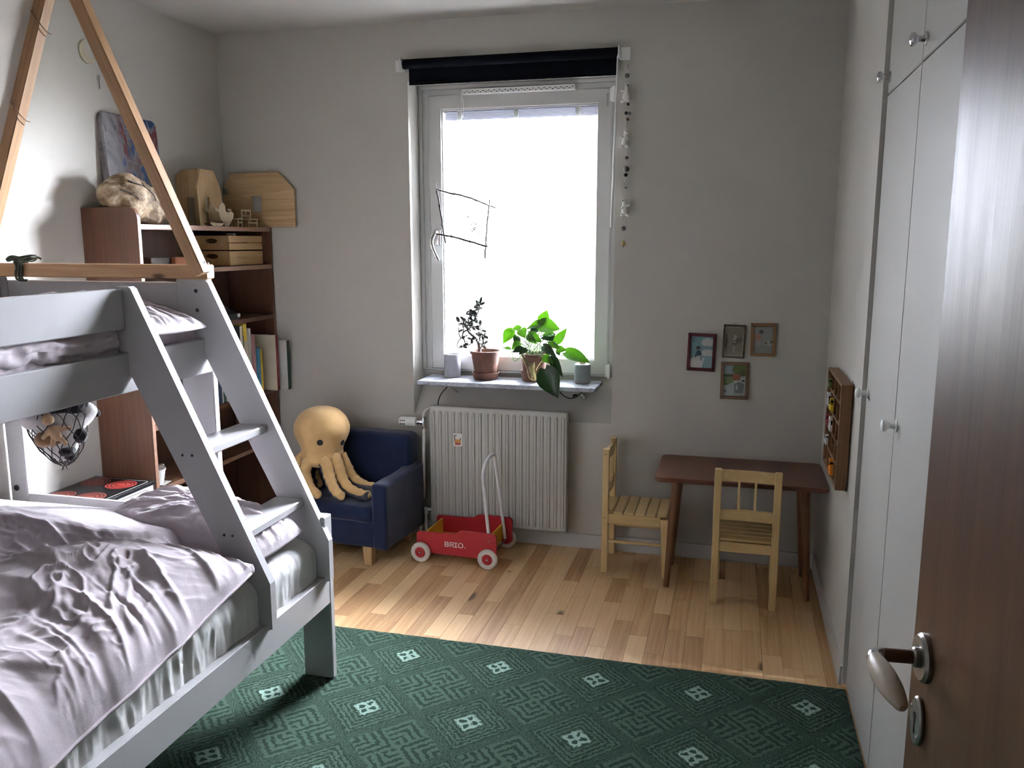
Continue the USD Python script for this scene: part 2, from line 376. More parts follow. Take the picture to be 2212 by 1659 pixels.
# ---------------------------------------------------------------- setting
XL, XR, YF, YB, ZC = -2.576, .412, .22, 3.9545, 2.52
WX0, WX1, WZ0, WZ1 = -1.552, -.545, .57, 2.25
floor = Thing('floor', 'oak strip parquet floor in front of the window wall', 'floor', (0, 0, 0), kind='structure')
floor.part('subfloor', box(XL - .1, .9, -1.6, YB + .1, -.05, -.006, 0), 'oak')
xk = XL
while xk < XR:
    yk = 2.5 - rng.uniform(0, .5)
    while yk < YB:
        ln = rng.choice([.28, .34, .42, .5, .58]) * rng.uniform(.9, 1.1)
        y0, y1 = max(yk, 2.55), min(yk + ln, YB)
        if y1 - y0 > .02:
            floor.part('plank', box(xk + .0003, min(xk + .0697, XR + .02), y0 + .0003, y1 - .0003, -.008, 0, .0006), 'oak', smooth=False)
        yk += ln
    xk += .07
floor.part('subfloor', box(XL, .9, -1.6, 2.55, -.006, 0, 0), 'oak')

def struct(name, mesh, mat, **kw): return single(name, mesh, mat, kind='structure', smooth=False, **kw)
wb = box(XL - .15, .75, YB, 4.27, -.05, ZC + .1, 0) - box(WX0, WX1, YB - .1, 4.4, .838, WZ1, 0) - man([(x, y, z) for x in (WX0, WX1) for y, z in ((YB, .632), (YB - .05, .62), (4.105, .775), (4.105, .95), (YB - .05, .95))])
struct('wall_back', wb, 'wall_paint', label='off-white back wall with the window', cat='wall')
struct('wall_left', box(XL - .15, XL, -.0, YB, -.05, ZC + .1, 0), 'wall_paint', label='off-white left wall behind the bunk bed', cat='wall')
struct('wall_right', box(XR, .9, 2.88, YB, -.05, ZC + .1, 0), 'wall_paint', label='narrow off-white wall between window wall and wardrobe', cat='wall')
struct('ceiling', box(XL - .15, .9, -1.6, YB, ZC, ZC + .12, 0), 'ceiling_paint', label='white ceiling', cat='ceiling')
wf = box(XL - .15, .9, .10, YF, -.05, ZC + .1, 0) - box(-.54, .275, 0, .4, -.1, 2.04, 0)
struct('wall_front', wf, 'wall_paint', label='wall with the doorway the picture is taken from', cat='wall')
hall = box(-1.6, .9, -1.6, .10, -.05, ZC + .1, 0) - box(-1.5, .8, -1.5, .2, -.2, ZC, 0)
struct('wall_hall', hall, 'wall_paint', label='hall walls outside the doorway', cat='wall')
struct('trim_1', cat(box(-.60, -.54, .215, .235, 0, 2.10), box(-.60, .335, .215, .235, 2.04, 2.10)), 'trim_white', label='white casing of the doorway', cat='trim')
struct('baseboard_back', slab([(YB - .012, 0), (YB, 0), (YB, .07), (YB - .009, .07)], 'x', XL, XR, .001), 'trim_white', label='white baseboard under the window wall', cat='baseboard')
struct('baseboard_right', slab([(XR - .012, 0), (XR, 0), (XR, .07), (XR - .009, .07)], 'y', 2.872, YB - .01, .001), 'trim_white', label='white baseboard beside the wardrobe', cat='baseboard')
struct('baseboard_left', box(XL, XL + .012, .25, YB - .012, 0, .07), 'trim_white', label='white baseboard of the left wall', cat='baseboard')

# window
win = Thing('window_1', 'white window with one tall pane in a deep recess', 'window', (-1.05, 4.1, .84), kind='structure')
def ring(x0, x1, z0, z1, w, y0, y1, b=.004):
    l, r, t, bt = w
    return box(x0, x1, y0, y1, z0, z1, b) - box(x0 + l, x1 - r, y0 - 1, y1 + 1, z0 + bt, z1 - t, 0)
win.part('window_frame', tm(ring(WX0, WX1, .838, WZ1, (.02, .016, .02, .008), 4.085, 4.25) + ring(WX0 + .004, WX1 - .004, .838, WZ1 - .004, (.05, .036, .045, .012), 4.098, 4.25)
         + ring(WX0 + .004, WX1 - .004, .838, WZ1 - .004, (.09, .075, .085, .05), 4.17, 4.25)), 'window_white')
sash = ring(-1.499, -.585, .846, 2.203, (.066, .066, .066, .074), 4.083, 4.165, .006) + ring(-1.44, -.644, .912, 2.142, (.012, .012, .012, .012), 4.10, 4.16, .003)
win.part('sash', tm(sash), 'window_white')
win.part('pane', box(-1.434, -.650, 4.110, 4.114, .919, 2.138, 0), 'pane', smooth=False)
win.part('pane', box(-1.434, -.650, 4.152, 4.156, .919, 2.138, 0), 'pane', smooth=False)
sl = [box(-1.424, -.660, 4.120, 4.145, 2.086 + k * .0034, 2.0876 + k * .0034, 0) for k in range(12)]
win.part('blind_slat_stack', cat(*sl), 'blind_slat', label='folded grey venetian blind between the panes', smooth=False)
win.part('blind_headrail', box(-1.43, -.655, 4.118, 4.148, 2.124, 2.138), 'blind_slat')
for x in (-1.345, -1.058, -.754):
    win.part('blind_clip', box(x - .012, x + .012, 4.1145, 4.119, 2.083, 2.136, .002), 'plastic_white')
win.part('vent_grille', box(-1.315, -.759, 4.058, 4.085, 2.197, 2.2215, .002), 'plastic_white')
win.part('vent_slot', cat(*[box(-1.305 + k * .0136, -1.297 + k * .0136, 4.0565, 4.059, 2.203 + (k % 2) * .006, 2.206 + (k % 2) * .006, 0) for k in range(40)]), 'bolt_dark', kind='stuff')
win.part('vent_cord', cat(tube(spline([(-1.317, 4.056, 2.215), (-1.318, 4.062, 2.15), (-1.318, 4.078, 2.09)], 10), .0012, 6), tube(spline([(-1.314, 4.056, 2.2), (-1.309, 4.062, 2.15), (-1.316, 4.078, 2.09)], 10), .0012, 6)), 'plastic_white')
win.part('handle_plate', rbox(-1.474, -1.440, 4.070, 4.086, 1.475, 1.556, .007), 'chrome')
win.part('handle_lever', tube(spline([(-1.457, 4.072, 1.538), (-1.459, 4.045, 1.537), (-1.469, 4.033, 1.515), (-1.466, 4.03, 1.46), (-1.437, 4.03, 1.400)], 20), np.linspace(.011, .009, 20), 14), 'chrome')
for z in (.87, 2.17):
    win.part('hinge', cat(box(-.596, -.572, 4.068, 4.088, z - .03, z + .03), lathe([(0, -.035), (.007, -.035), (.007, .035), (0, .035)], 12, (-.578, 4.066, z))), 'plastic_white')
win.part('catch', box(-.612, -.604, 4.078, 4.086, 2.12, 2.175), 'chrome')

# marble sill, its brackets and cable
sill = Thing('window_sill', 'grey-blue marble window sill carrying the potted plants', 'window sill', (-1.05, 3.98, .798))
rag = [(-1.497 + .888 * t, 3.863 + .0025 * math.sin(t * 61) + .0015 * math.sin(t * 143)) for t in np.linspace(0, 1, 60)]
sill.part('slab', slab(sg.Polygon(rag + [(-.609, 4.082), (-1.497, 4.082)]).convex_hull, 'z', .797, .818, .003), 'marble')
for x in (-1.36, -.70):
    sill.part('bracket', cat(box(x - .009, x + .009, 3.90, 4.105, .788, .797), box(x - .008, x + .008, 4.09, 4.105, .71, .797), tube([(x, 3.93, .79), (x + .004, 4.02, .75), (x + .004, 4.095, .72)], .006, 8)), 'trim_white')

# ribbed radiator with valve and pipes
rad = Thing('radiator', 'white ribbed panel radiator on the wall below the window', 'radiator', (-1.09, 3.93, .095))
nx, nz = 500, 90
X = np.linspace(-1.440, -.743, nx); Z = np.r_[.095, np.linspace(.098, .69, nz - 2), .693]
gx, gz = np.meshgrid(X, Z, indexing='ij')
per = .697 / 20.2; loc = (gx + 1.440 - .0055) % per - per / 2
cz = np.clip(gz, .122, .662); dcap = np.hypot(loc, gz - cz) - .0072
prof = 1 / (1 + np.exp(dcap / .0011)) * .0042 - np.exp(-(dcap / .0022) ** 2) * .0035
prof *= ((gx > -1.437) & (gx < -.746))
edge = np.minimum.reduce([gx + 1.440, -.743 - gx, gz - .095, .693 - gz]); rnd = np.clip(1 - edge / .006, 0, 1) ** 2 * .006
top = np.stack([gx, 3.872 - prof + rnd, gz], -1); bk = np.stack([gx, np.full_like(gx, 3.896), gz], -1)
rad.part('front_panel', sheet(bk, top), 'radiator_white', smooth=60)
rad.part('back_panel', box(-1.436, -.747, 3.918, 3.934, .10, .688), 'radiator_white')
rad.part('top_grille', cat(*[box(-1.43 + k * .0232, -1.414 + k * .0232, 3.898, 3.917, .672, .680, 0) for k in range(30)]), 'radiator_white')
rad.part('convector', box(-1.42, -.76, 3.897, 3.917, .115, .66, 0), 'radiator_white')
for x in (-1.25, -.92): rad.part('wall_hook', box(x - .015, x + .015, 3.934, YB - .0005, .2, .6), 'radiator_white')
val = rad.part('thermostat_head', lathe([(0, 0), (.018, 0), (.0225, .008), (.023, .062), (.021, .066), (.0235, .068), (.0235, .088), (0, .088)], 28, (-1.597, 3.872, .6085), 'x'), 'plastic_white', label='white thermostat knob')
rad.part('grip_slot', cat(*[box(-1.588 + .010 * a, -1.583 + .010 * a, 3.8482, 3.8505, .612 - .018 * b, .619 - .018 * b, 0) for a in range(3) for b in range(2)]), 'bolt_dark', parent=val)
rad.part('valve_body', cat(lathe([(0, 0), (.013, 0), (.015, .004), (.015, .012), (.011, .014), (.011, .022), (.0155, .024), (.0155, .036), (0, .036)], 20, (-1.509, 3.872, .6085), 'x'),
         lathe([(0, -.033), (.011, -.033), (.013, -.026), (.010, -.02), (.012, 0), (.010, .018), (.011, .028), (0, .028)], 18, (-1.470, 3.872, .6085))), 'chrome')
rad.part('supply_pipe', tube(spline([(-1.470, 3.872, .63), (-1.468, 3.874, .655), (-1.455, 3.888, .672), (-1.43, 3.9, .673)], 14), .0075, 10), 'plastic_white')
rad.part('supply_pipe', tube(np.vstack([[(-1.470, 3.872, .58), (-1.474, 3.872, .40), (-1.476, 3.874, .26)], spline([(-1.477, 3.876, .24), (-1.484, 3.888, .215), (-1.50, 3.905, .195)], 8), [(-1.51, 3.91, .19), (-1.512, 3.912, .02)]]), .0078, 12), 'plastic_white')
rad.part('return_pipe', cat(tube([(-1.476, 3.895, 0), (-1.476, 3.895, .14)], .0078, 12), lathe([(0, 0), (.013, 0), (.013, .03), (.01, .034), (0, .034)], 14, (-1.476, 3.895, .125)), tube([(-1.476, 3.895, .15), (-1.44, 3.9, .15)], .008, 10)), 'plastic_white')
rad.part('pipe_rosette', lathe([(0, 0), (.022, 0), (.018, .008), (0, .008)], 20, (-1.512, 3.912, .0)), 'plastic_white')
rad.part('pipe_rosette', lathe([(0, 0), (.022, 0), (.018, .008), (0, .008)], 20, (-1.476, 3.895, .0)), 'plastic_white')
st = rad.part('sticker', box(-1.312, -1.268, 3.8640, 3.8652, .497, .562, 0), 'sticker_white', label='small picture sticker with an orange and red toy drawing')
plain('ink_orange', (.62, .30, .08), .6); plain('ink_red', (.42, .09, .07), .6); plain('ink_dark', (.06, .04, .05), .6)
rad.part('print', box(-1.306, -1.274, 3.8634, 3.8641, .516, .532, 0), 'ink_orange', parent=st)
rad.part('print', box(-1.305, -1.276, 3.8634, 3.8641, .504, .516, 0), 'ink_red', parent=st)
rad.part('print', cat(box(-1.308, -1.304, 3.8634, 3.8641, .520, .553, 0), box(-1.304, -1.296, 3.8634, 3.8641, .549, .553, 0), box(-1.278, -1.274, 3.8634, 3.8641, .53, .54, 0)), 'ink_dark', parent=st)
c1 = [(-1.36, 3.95, .794), (-1.372, 3.94, .775), (-1.40, 3.935, .74), (-1.415, 3.935, .70), (-1.42, 3.94, .60), (-1.455, 3.945, .42), (-1.462, 3.946, .36)]
single('cable', tube(spline(c1, 40), .0028, 8), 'cable_black', 'black cable running down from the sill behind the radiator', 'cable')
single('cable', cat(tube(spline([(-.79, 3.90, .794), (-.765, 3.90, .768), (-.735, 3.90, .758), (-.70, 3.91, .772)], 20), .0028, 8), ell((-.712, 3.905, .770), (.014, .009, .009), 2), tube(spline([(-.70, 3.91, .772), (-.69, 3.92, .78), (-.675, 3.95, .794)], 8), .0026, 6)), 'cable_black', 'short black cable with a knot hanging under the right end of the sill', 'cable')

# roller blind
rb = Thing('roller_blind', 'dark navy roller blind rolled up above the window', 'roller blind', (-1.05, 3.92, 2.235))
rb.part('roll', lathe([(0, 0), (.0205, 0), (.022, .002), (.022, 1.012), (.0205, 1.014), (0, 1.014)], 28, (-1.556, 3.915, 2.320), 'x'), 'blind_navy')
rb.part('flap', box(-1.536, -.543, 3.9345, 3.9362, 2.236, 2.325, 0), 'blind_navy')
rb.part('hem_bar', box(-1.536, -.543, 3.932, 3.9385, 2.228, 2.240), 'blind_navy')
for x, n in ((-1.566, -1), (-.535, 1)):
    rb.part('bracket', cat(box(x - .004, x + .004, 3.893, YB, 2.295, 2.347), box(min(x, x + n * .045), max(x, x + n * .045), YB - .004, YB, 2.292, 2.349)), 'plastic_white')
rb.part('end_cap', lathe([(0, 0), (.019, 0), (.016, .008), (0, .008)], 20, (-1.564, 3.915, 2.320), 'x'), 'plastic_white')
rb.part('pull_cord', cat(tube([(-.541, 3.905, 2.31), (-.546, 3.905, 2.0), (-.552, 3.905, 1.70), (-.556, 3.905, 1.565)], [.0035, .005, .0058, .006], 10), ell((-.556, 3.905, 1.564), (.006, .006, .008), 2)), 'plastic_white')

# rug
gx, gy = np.meshgrid(np.r_[-2.25, np.linspace(-2.246, .416, 150), .42], np.r_[.30, np.linspace(.304, 2.828, 130), 2.832], indexing='ij')
ez = np.minimum.reduce([gx + 2.25, .42 - gx, gy - .30, 2.832 - gy])
wob = (fbm(np.stack([gx * 30, gy * 30, gx * 0], -1), 3, 5) - .5) * .004
rt = np.stack([gx, gy + wob * (gy > 2.82), .013 - .007 * np.exp(-ez / .004) + wob * .3], -1); rbm = rt.copy(); rbm[..., 2] = .001
single('rug', sheet(rt, rbm), 'rug_pile', 'large green rug with concentric diamonds and pale medallions', 'rug', smooth=True)
# ---------------------------------------------------------------- bunk bed
bed = Thing('bunk_bed', 'white wooden bunk bed with a wide lower berth and a slanting ladder', 'bunk bed', (-1.9, 1.45, 0))
W = 'bed_white'
def bolt(x, y, z, r=.0055, axis='y', d=.004):
    return lathe([(0, -d), (r * .8, -d), (r, -d * .5), (r, d * .3), (0, d * .3)], 14, (x, y, z), axis)
for y0 in (2.450, .42):
    for x0, x1, z1 in ((-1.799, -1.679, 1.375), (-2.562, -2.487, 1.375)):
        p = bed.part('post', box(x0, x1, y0, y0 + .028, .0135 if x0 > -2 else 0, z1, .003), W)
        if y0 > 1 and x0 < -2: bed.part('bolt', bolt(-2.535, y0 - .0005, .60, .011), 'bolt_dark', parent=p)
    bed.part('corner_post', box(-1.386, -1.277, y0, y0 + .028, .0135, .598, .003) + box(-1.304, -1.277, y0 - (.024 if y0 > 1 else -.024), y0 + .026, .394, .598, .003), W)
    bed.part('end_board', box(-2.49, -1.79, y0 + .004, y0 + .024, 1.06, 1.364, .003), W)
    bed.part('lower_end_board', box(-2.49, -1.38, y0 + .004, y0 + .024, .29, .580, .003), W)
bed.part('side_rail', box(-1.308, -1.278, .445, 2.452, .290, .392, .003), W, label='lower side rail')
bed.part('side_rail', box(-2.545, -2.515, .445, 2.452, .290, .392, .003), W)
bed.part('side_rail', box(-1.709, -1.680, .445, 2.452, 1.067, 1.181, .003), W, label='upper side rail')
bed.part('side_rail', box(-2.545, -2.515, .445, 2.452, 1.067, 1.181, .003), W)
bed.part('guard_rail', box(-1.709, -1.680, .445, 2.0485, 1.250, 1.366, .003), W)
bed.part('guard_rail', box(-2.545, -2.515, .445, 2.452, 1.250, 1.366, .003), W)
bed.part('bed_base', box(-2.515, -1.308, .448, 2.45, .300, .318, 0), W)
bed.part('bed_base', box(-2.515, -1.709, .448, 2.45, 1.068, 1.085, 0), W)
prof = [(-1.711, 1.360), (-1.706, 1.372), (-1.664, 1.372), (-1.655, 1.366), (-1.258, .524), (-1.258, .384), (-1.2768, .381), (-1.2768, .3935), (-1.309, .3935), (-1.309, .404),
        (-1.673, 1.114), (-1.6785, 1.114), (-1.6785, 1.1825), (-1.711, 1.1825)]
for y0 in (2.050, 2.416):
    s = prism(prof, 'y', y0, y0 + .027)
    p = bed.part('ladder_stringer', s, W, smooth=False)
    hs = [(-1.521, .890), (-1.489, .891), (-1.399, .660), (-1.372, .660)] if y0 < 2.2 else [(-1.700, 1.338), (-1.6995, 1.276)]
    for x, z in hs: bed.part('screw_hole', bolt(x, y0 + .0012, z, .0035 if y0 < 2.2 else .0062), 'bolt_dark', parent=p)
for xf, z in ((-1.462, .905), (-1.343, .662)):
    bed.part('ladder_step', box(xf - .105, xf, 2.0765, 2.4165, z - .026, z, .004), W)

# mattresses
def mattress(name, x0, x1, y0, y1, z0, z1, mat, label, seed, r=.06, pleat=.011):
    nu, nv = 150, 320
    X = np.linspace(x0, x1, nu); Y = np.linspace(y0, y1, nv)
    # walk around the cross-section: side up, over the top, side down
    sx = np.r_[np.full(40, x0), X[1:-1], np.full(40, x1)]; sz = np.r_[np.linspace(z0, z1, 40), np.full(nu - 2, z1), np.linspace(z1, z0, 40)]
    cx, cz = (x0 + x1) / 2, (z0 + z1) / 2; hx, hz = (x1 - x0) / 2, (z1 - z0) / 2
    dx, dz = np.clip(np.abs(sx - cx) - (hx - r), 0, None), np.clip(np.abs(sz - cz) - (hz - r), 0, None)
    L = np.hypot(dx, dz); k = np.where(L > r, r / np.maximum(L, 1e-9), 1)
    sx = cx + np.sign(sx - cx) * (np.minimum(np.abs(sx - cx), hx - r) + dx * k); sz = cz + np.sign(sz - cz) * (np.minimum(np.abs(sz - cz), hz - r) + dz * k)
    P = np.stack([np.repeat(sx[:, None], nv, 1), np.repeat(Y[None], len(sx), 0), np.repeat(sz[:, None], nv, 1)], -1)
    q = np.stack([P[..., 1] * 16, P[..., 2] * 3.0, P[..., 0] * 2], -1)
    f = 1 - np.abs(fbm(q, 4, seed) * 2 - 1) * 2
    f2 = fbm(q * [3, 1.5, 2], 3, seed + 9) - .5
    side = np.clip((np.abs(P[..., 0] - cx) - hx + r * 1.6) / (r * 1.2), 0, 1)
    P[..., 0] += np.sign(P[..., 0] - cx) * side * (f * pleat + f2 * pleat * .6)
    P[..., 2] += (1 - side) * (fbm(P * [9, 9, 0], 3, seed) - .5) * .012
    end = np.minimum(P[..., 1] - y0, y1 - P[..., 1]); sq = np.clip(1 - end / r, 0, 1) ** 2.2
    P[..., 2] -= sq * (P[..., 2] - cz) * .55; P[..., 0] -= sq * (P[..., 0] - cx) * .03
    caps = []
    m = grid_mesh(P); m.invert(); v = m.vertices; f = m.faces
    for col, flip in ((0, False), (nv - 1, True)):
        idx = np.arange(len(sx)) * nv + col; c = len(v); v = np.vstack([v, v[idx].mean(0)])
        t = np.stack([idx, np.roll(idx, -1), np.full(len(idx), c)], 1); f = np.vstack([f, t[:, ::-1] if flip else t])
    m = trimesh.Trimesh(v, f, process=False); trimesh.repair.fix_normals(m)
    return single(name, m, mat, label, 'mattress', smooth=True)
mattress('mattress', -2.49, -1.312, .47, 2.44, .32, .535, 'white_sheet', 'mattress with rumpled white fitted sheet on the lower berth', 21)
mattress('mattress', -2.50, -1.716, .47, 2.44, 1.086, 1.235, 'lilac_cotton', 'mattress in a pale lilac sheet on the upper berth, seen between the rails', 22, .035, .006)

def smooth01(t): t = np.clip(t, 0, 1); return t * t * (3 - 2 * t)
def ridge(a, sharp=2.0): return np.clip(1 - np.abs(a * 2 - 1) * 2, 0, 1) ** sharp
# lower duvet: wrinkled sheet falling over the rail side
nu, nv = 330, 420
t = np.linspace(0, 1, nu)[:, None]; s = np.linspace(0, 1, nv)[None]
yend = 2.415 - .43 * smooth01((t - .66) / .17)
Yv = .47 + (yend - .47) * s + t * 0; edge_z = .452 + np.clip(Yv - 1.2, -1, 2) * .142
far = np.clip((yend - Yv) / .26, 0, 1); tip = t ** 3
Xv = -2.47 + 1.181 * t + 0 * s
H = .665 + .055 * np.exp(-((Xv + 1.95) / .35) ** 2) * smooth01((Yv - .9) / .7) + .03 * np.exp(-(((Xv + 1.55) / .22) ** 2 + ((Yv - 1.75) / .2) ** 2))
q = np.stack([Xv, Yv, 0 * Xv], -1)
wx = fbm(q * 2.6, 3, 31) - .5; wy = fbm(q * 2.6 + 9, 3, 32) - .5
c, sn = math.cos(.62), math.sin(.62)
dA = (Xv * c + Yv * sn); dB = (-Xv * sn + Yv * c)
big = ridge(fbm(np.stack([dB * 4.6 + wx * 1.6, dA * 1.3 + wy * .8, 0 * Xv], -1), 2, 33), 1.5)
mid = ridge(fbm(np.stack([dB * 11 + wx * 3, dA * 3.2 + wy * 3, 0 * Xv], -1), 3, 34), 1.6)
rad_ = np.stack([np.arctan2(Yv - 2.3, Xv + 2.1) * 9 + wx * 2, np.hypot(Yv - 2.3, Xv + 2.1) * 2.5, 0 * Xv], -1)
fan = ridge(fbm(rad_, 3, 35), 1.6)
fine = fbm(np.stack([Xv * 38 + wx * 22, Yv * 30 + wy * 22, 0 * Xv], -1), 4, 36) - .5
crk = ridge(fbm(np.stack([Xv * 19 + wx * 9, Yv * 13 + wy * 9, 0 * Xv], -1), 2, 39), 3.0)
crk = crk * (.35 + .65 * smooth01((t - .55) / .3)) + .9 * ridge(fbm(np.stack([Xv * 5 + wx * 4, Yv * 21 + wy * 7, 0 * Xv], -1), 2, 40), 2.2) * smooth01((Yv - 1.45) / .3) * (1 - smooth01((t - .6) / .25))
# one long ridge running in from the corner, with a valley behind it
dd = ((Xv + 1.33) * .80 - (Yv - 1.97) * .60) + .05 * wx; along = -(Xv + 1.33) * .60 - (Yv - 1.97) * .80
long_ = np.exp(-(dd / .085) ** 2) * .035 - np.exp(-((dd + .19) / .10) ** 2) * .055 + np.exp(-((dd + .42) / .12) ** 2) * .03
H = H + long_ * smooth01((along + .1) / .25) + big * .024 + mid * .007 + fan * .004 + fine * .007 + crk * .010
lim = .578 + (2.42 - Yv) * .34 - .03 * smooth01((t - .5) / .2); H = np.where(H > lim - .03, lim - .03 + .03 * np.tanh((H - lim + .03) / .06), H)
p_t = np.clip(1 - t ** 9, 0, 1) ** .5; p_s = (1 - np.clip(1 - far, 0, 1) ** 3.5) ** .6
fall = p_t * (.12 + .88 * p_s)
ez = edge_z + (1 - far) * .02 ; ez = np.minimum(ez, np.where(Yv > 2.0, .552, .60))
# gathered wrinkles running up from the seam
gat = ridge(fbm(np.stack([Yv * 17 + wx * 3, t * 2.2 + 0 * Yv, 0 * Yv], -1), 3, 37), 1.3) * np.exp(-((t - .93) / .12) ** 2)
Zv = ez + (H - ez) * fall + gat * .012 * (t < .998)
Zv = np.where(Xv < -1.318, np.maximum(Zv, .549), Zv)
Xv = Xv + .020 * (fbm(np.stack([Yv * 6, t * 3 + 0 * Yv, 0 * Yv], -1), 3, 38) - .5) * t - (1 - s) * 0
Yv = Yv + (1 - far) * .05 * (t ** 5 - .4) + wy * .05 * (1 - far)
top = np.stack([Xv, Yv, Zv], -1)
under = top.copy(); under[..., 2] = np.where(Xv < -1.322, np.minimum(np.maximum(.5415, Zv - .06), Zv - .006), Zv - .012)
duv = Thing('duvet', 'rumpled pale lilac duvet spread over the lower berth', 'duvet', (-1.9, 1.3, .55))
dv = duv.part('cover', sheet(top, under), 'lilac_cotton', smooth=True)
duv.part('piping', tube(top[-1, ::6] + [.002, 0, -.004], .0042, 8), 'lilac_cotton', smooth=True)
duv.part('flap', tube(top[-1, ::6] + [-.012, 0, -.012], .008, 8), 'lilac_cotton', smooth=True)

def pillow(name, label, c, half, rot, seed, mat='lilac_cotton', sag=0.0, fold=.01):
    n = 90
    u, v = np.meshgrid(np.linspace(-1, 1, n), np.linspace(-1, 1, n), indexing='ij')
    ext = 1 - .07 * (1 - np.abs(v) ** 2) * np.abs(u) ** 6; ext2 = 1 - .07 * (1 - np.abs(u) ** 2) * np.abs(v) ** 6
    rc_ = 1 - .10 * (u * v) ** 2; ext, ext2 = ext * rc_, ext2 * rc_
    h = (np.clip(1 - np.abs(u) ** 3.0, 0, 1) * np.clip(1 - np.abs(v) ** 3.0, 0, 1)) ** .5
    w = ridge(fbm(np.stack([np.arctan2(v, u) * 3.2, np.hypot(u, v) * 1.6, 0 * u + seed], -1), 3, seed), 1.4) * fold * 1.6 + (fbm(np.stack([u * 3.2, v * 3.2, 0 * u], -1), 4, seed + 3) - .5) * fold * 2
    cre = np.exp(-((v - .25 * u - .2) / .10) ** 2) * sag
    topz = half[2] * h + w * h - cre * h; botz = -half[2] * .55 * h
    P = np.stack([u * ext * half[0], v * ext2 * half[1], topz], -1); B = np.stack([P[..., 0], P[..., 1], np.minimum(botz, topz - .004)], -1)
    m = sheet(P, B); m = turn(m, rot, c)
    return single(name, m, mat, label, 'pillow', smooth=True)
pillow('pillow', 'lilac pillow on the lower berth behind the ladder', (-1.585, 2.222, .610), (.288, .168, .075), (0, 8.5, -1), 41)
pillow('pillow', 'lilac pillow on the upper berth pushing out beside the ladder top', (-1.872, 2.232, 1.268), (.262, .165, .042), (-1, 9, -3), 42, sag=.015)
# upper duvet seen between the rails
uu, vv = np.meshgrid(np.linspace(-2.44, -1.722, 60), np.linspace(.7, 1.99, 220), indexing='ij')
q = np.stack([uu, vv, 0 * uu], -1)
hz = 1.262 + .028 * ridge(fbm(np.stack([uu * 6 + vv * 2, vv * 7, 0 * uu], -1), 3, 45), 1.4) + (fbm(q * 25, 3, 46) - .5) * .02
e1 = np.clip((uu + 2.44) / .718, 0, 1); hz = 1.20 + (hz - 1.20) * (1 - e1 ** 8) ** .5 * np.clip((1.99 - vv) / .12, 0, 1) ** .5
hz = np.maximum(hz, 1.243); tp = np.stack([uu, vv, hz + .004], -1); bt = tp.copy(); bt[..., 2] = 1.2385
ry_ = np.linspace(.75, 2.035, 160); ra_ = np.linspace(0, 2 * PI, 28, endpoint=False); A_, Y_ = np.meshgrid(ra_, ry_)
rr_ = .029 + .012 * ridge(fbm(np.stack([Y_ * 13 + A_ * 1.2, np.cos(A_) * 1.5, np.sin(A_) * 1.5], -1), 3, 47), 1.4) + .008 * (fbm(np.stack([Y_ * 40, np.cos(A_) * 4, np.sin(A_) * 4], -1), 3, 48) - .5)
zc_ = 1.222 + .008 * np.sin(Y_ * 9)
RP = np.stack([np.minimum(-1.731 + rr_ * np.cos(A_), -1.693), Y_, np.clip(zc_ + rr_ * 1.1 * np.sin(A_), 1.1825, 1.2485)], -1); RP = np.concatenate([RP, RP[:, :1]], 1)
du2 = single('duvet', cat(sheet(tp, bt), grid_mesh(RP)), 'lilac_cotton', 'lilac duvet edge on the upper berth, seen through the gap between the rails', 'duvet', smooth=True)

# pine tent frame on the far end of the upper berth
tent = Thing('tent_frame', 'pine A-frame tent poles on the end of the upper berth', 'tent frame', (-2.1, 2.42, 1.376))
bm = tent.part('crossbar', box(-2.562, -1.655, 2.412, 2.456, 1.377, 1.4235, .003), 'pine', smooth=False)
tent.part('end_grain', box(-1.6552, -1.6535, 2.4145, 2.4535, 1.380, 1.421, .0005), 'pine_panel', parent=bm, label='pale sawn end of the crossbar')
def pole(name, foot, apex, w, y0, y1, mat='pine_pole_r'):
    a, b = np.array(foot), np.array(apex); d = (b - a) / np.linalg.norm(b - a); n = np.array([d[1], -d[0]]) * w / 2
    m = slab([tuple(a - n), tuple(a + n), tuple(b + n), tuple(b - n)], 'y', y0, y1, .003)
    return tent.part(name, m, mat, smooth=False)
p = pole('pole', (-1.656, 1.393), (-2.105, 2.40), .0425, 2.369, 2.411)
tent.part('screw', cat(*[turn(lathe([(0, 0), (.004, 0), (.004, .002), (.002, .003), (0, .003)], 10), (0, 66, 0), (-1.6405 + .002, y, 1.432 - k * .004)) for k, y in enumerate((2.382, 2.400))]), 'steel_bright', parent=p)
pole('pole', (-2.533, 1.40), (-2.118, 2.38), .0425, 2.369, 2.411, 'pine_pole_l')
pole('pole', (-1.656, 1.393), (-2.105, 2.40), .0425, .45, .49); pole('pole', (-2.533, 1.40), (-2.118, 2.38), .0425, .45, .49)
tent.part('crossbar', box(-2.562, -1.655, .405, .449, 1.377, 1.4235, .003), 'pine')
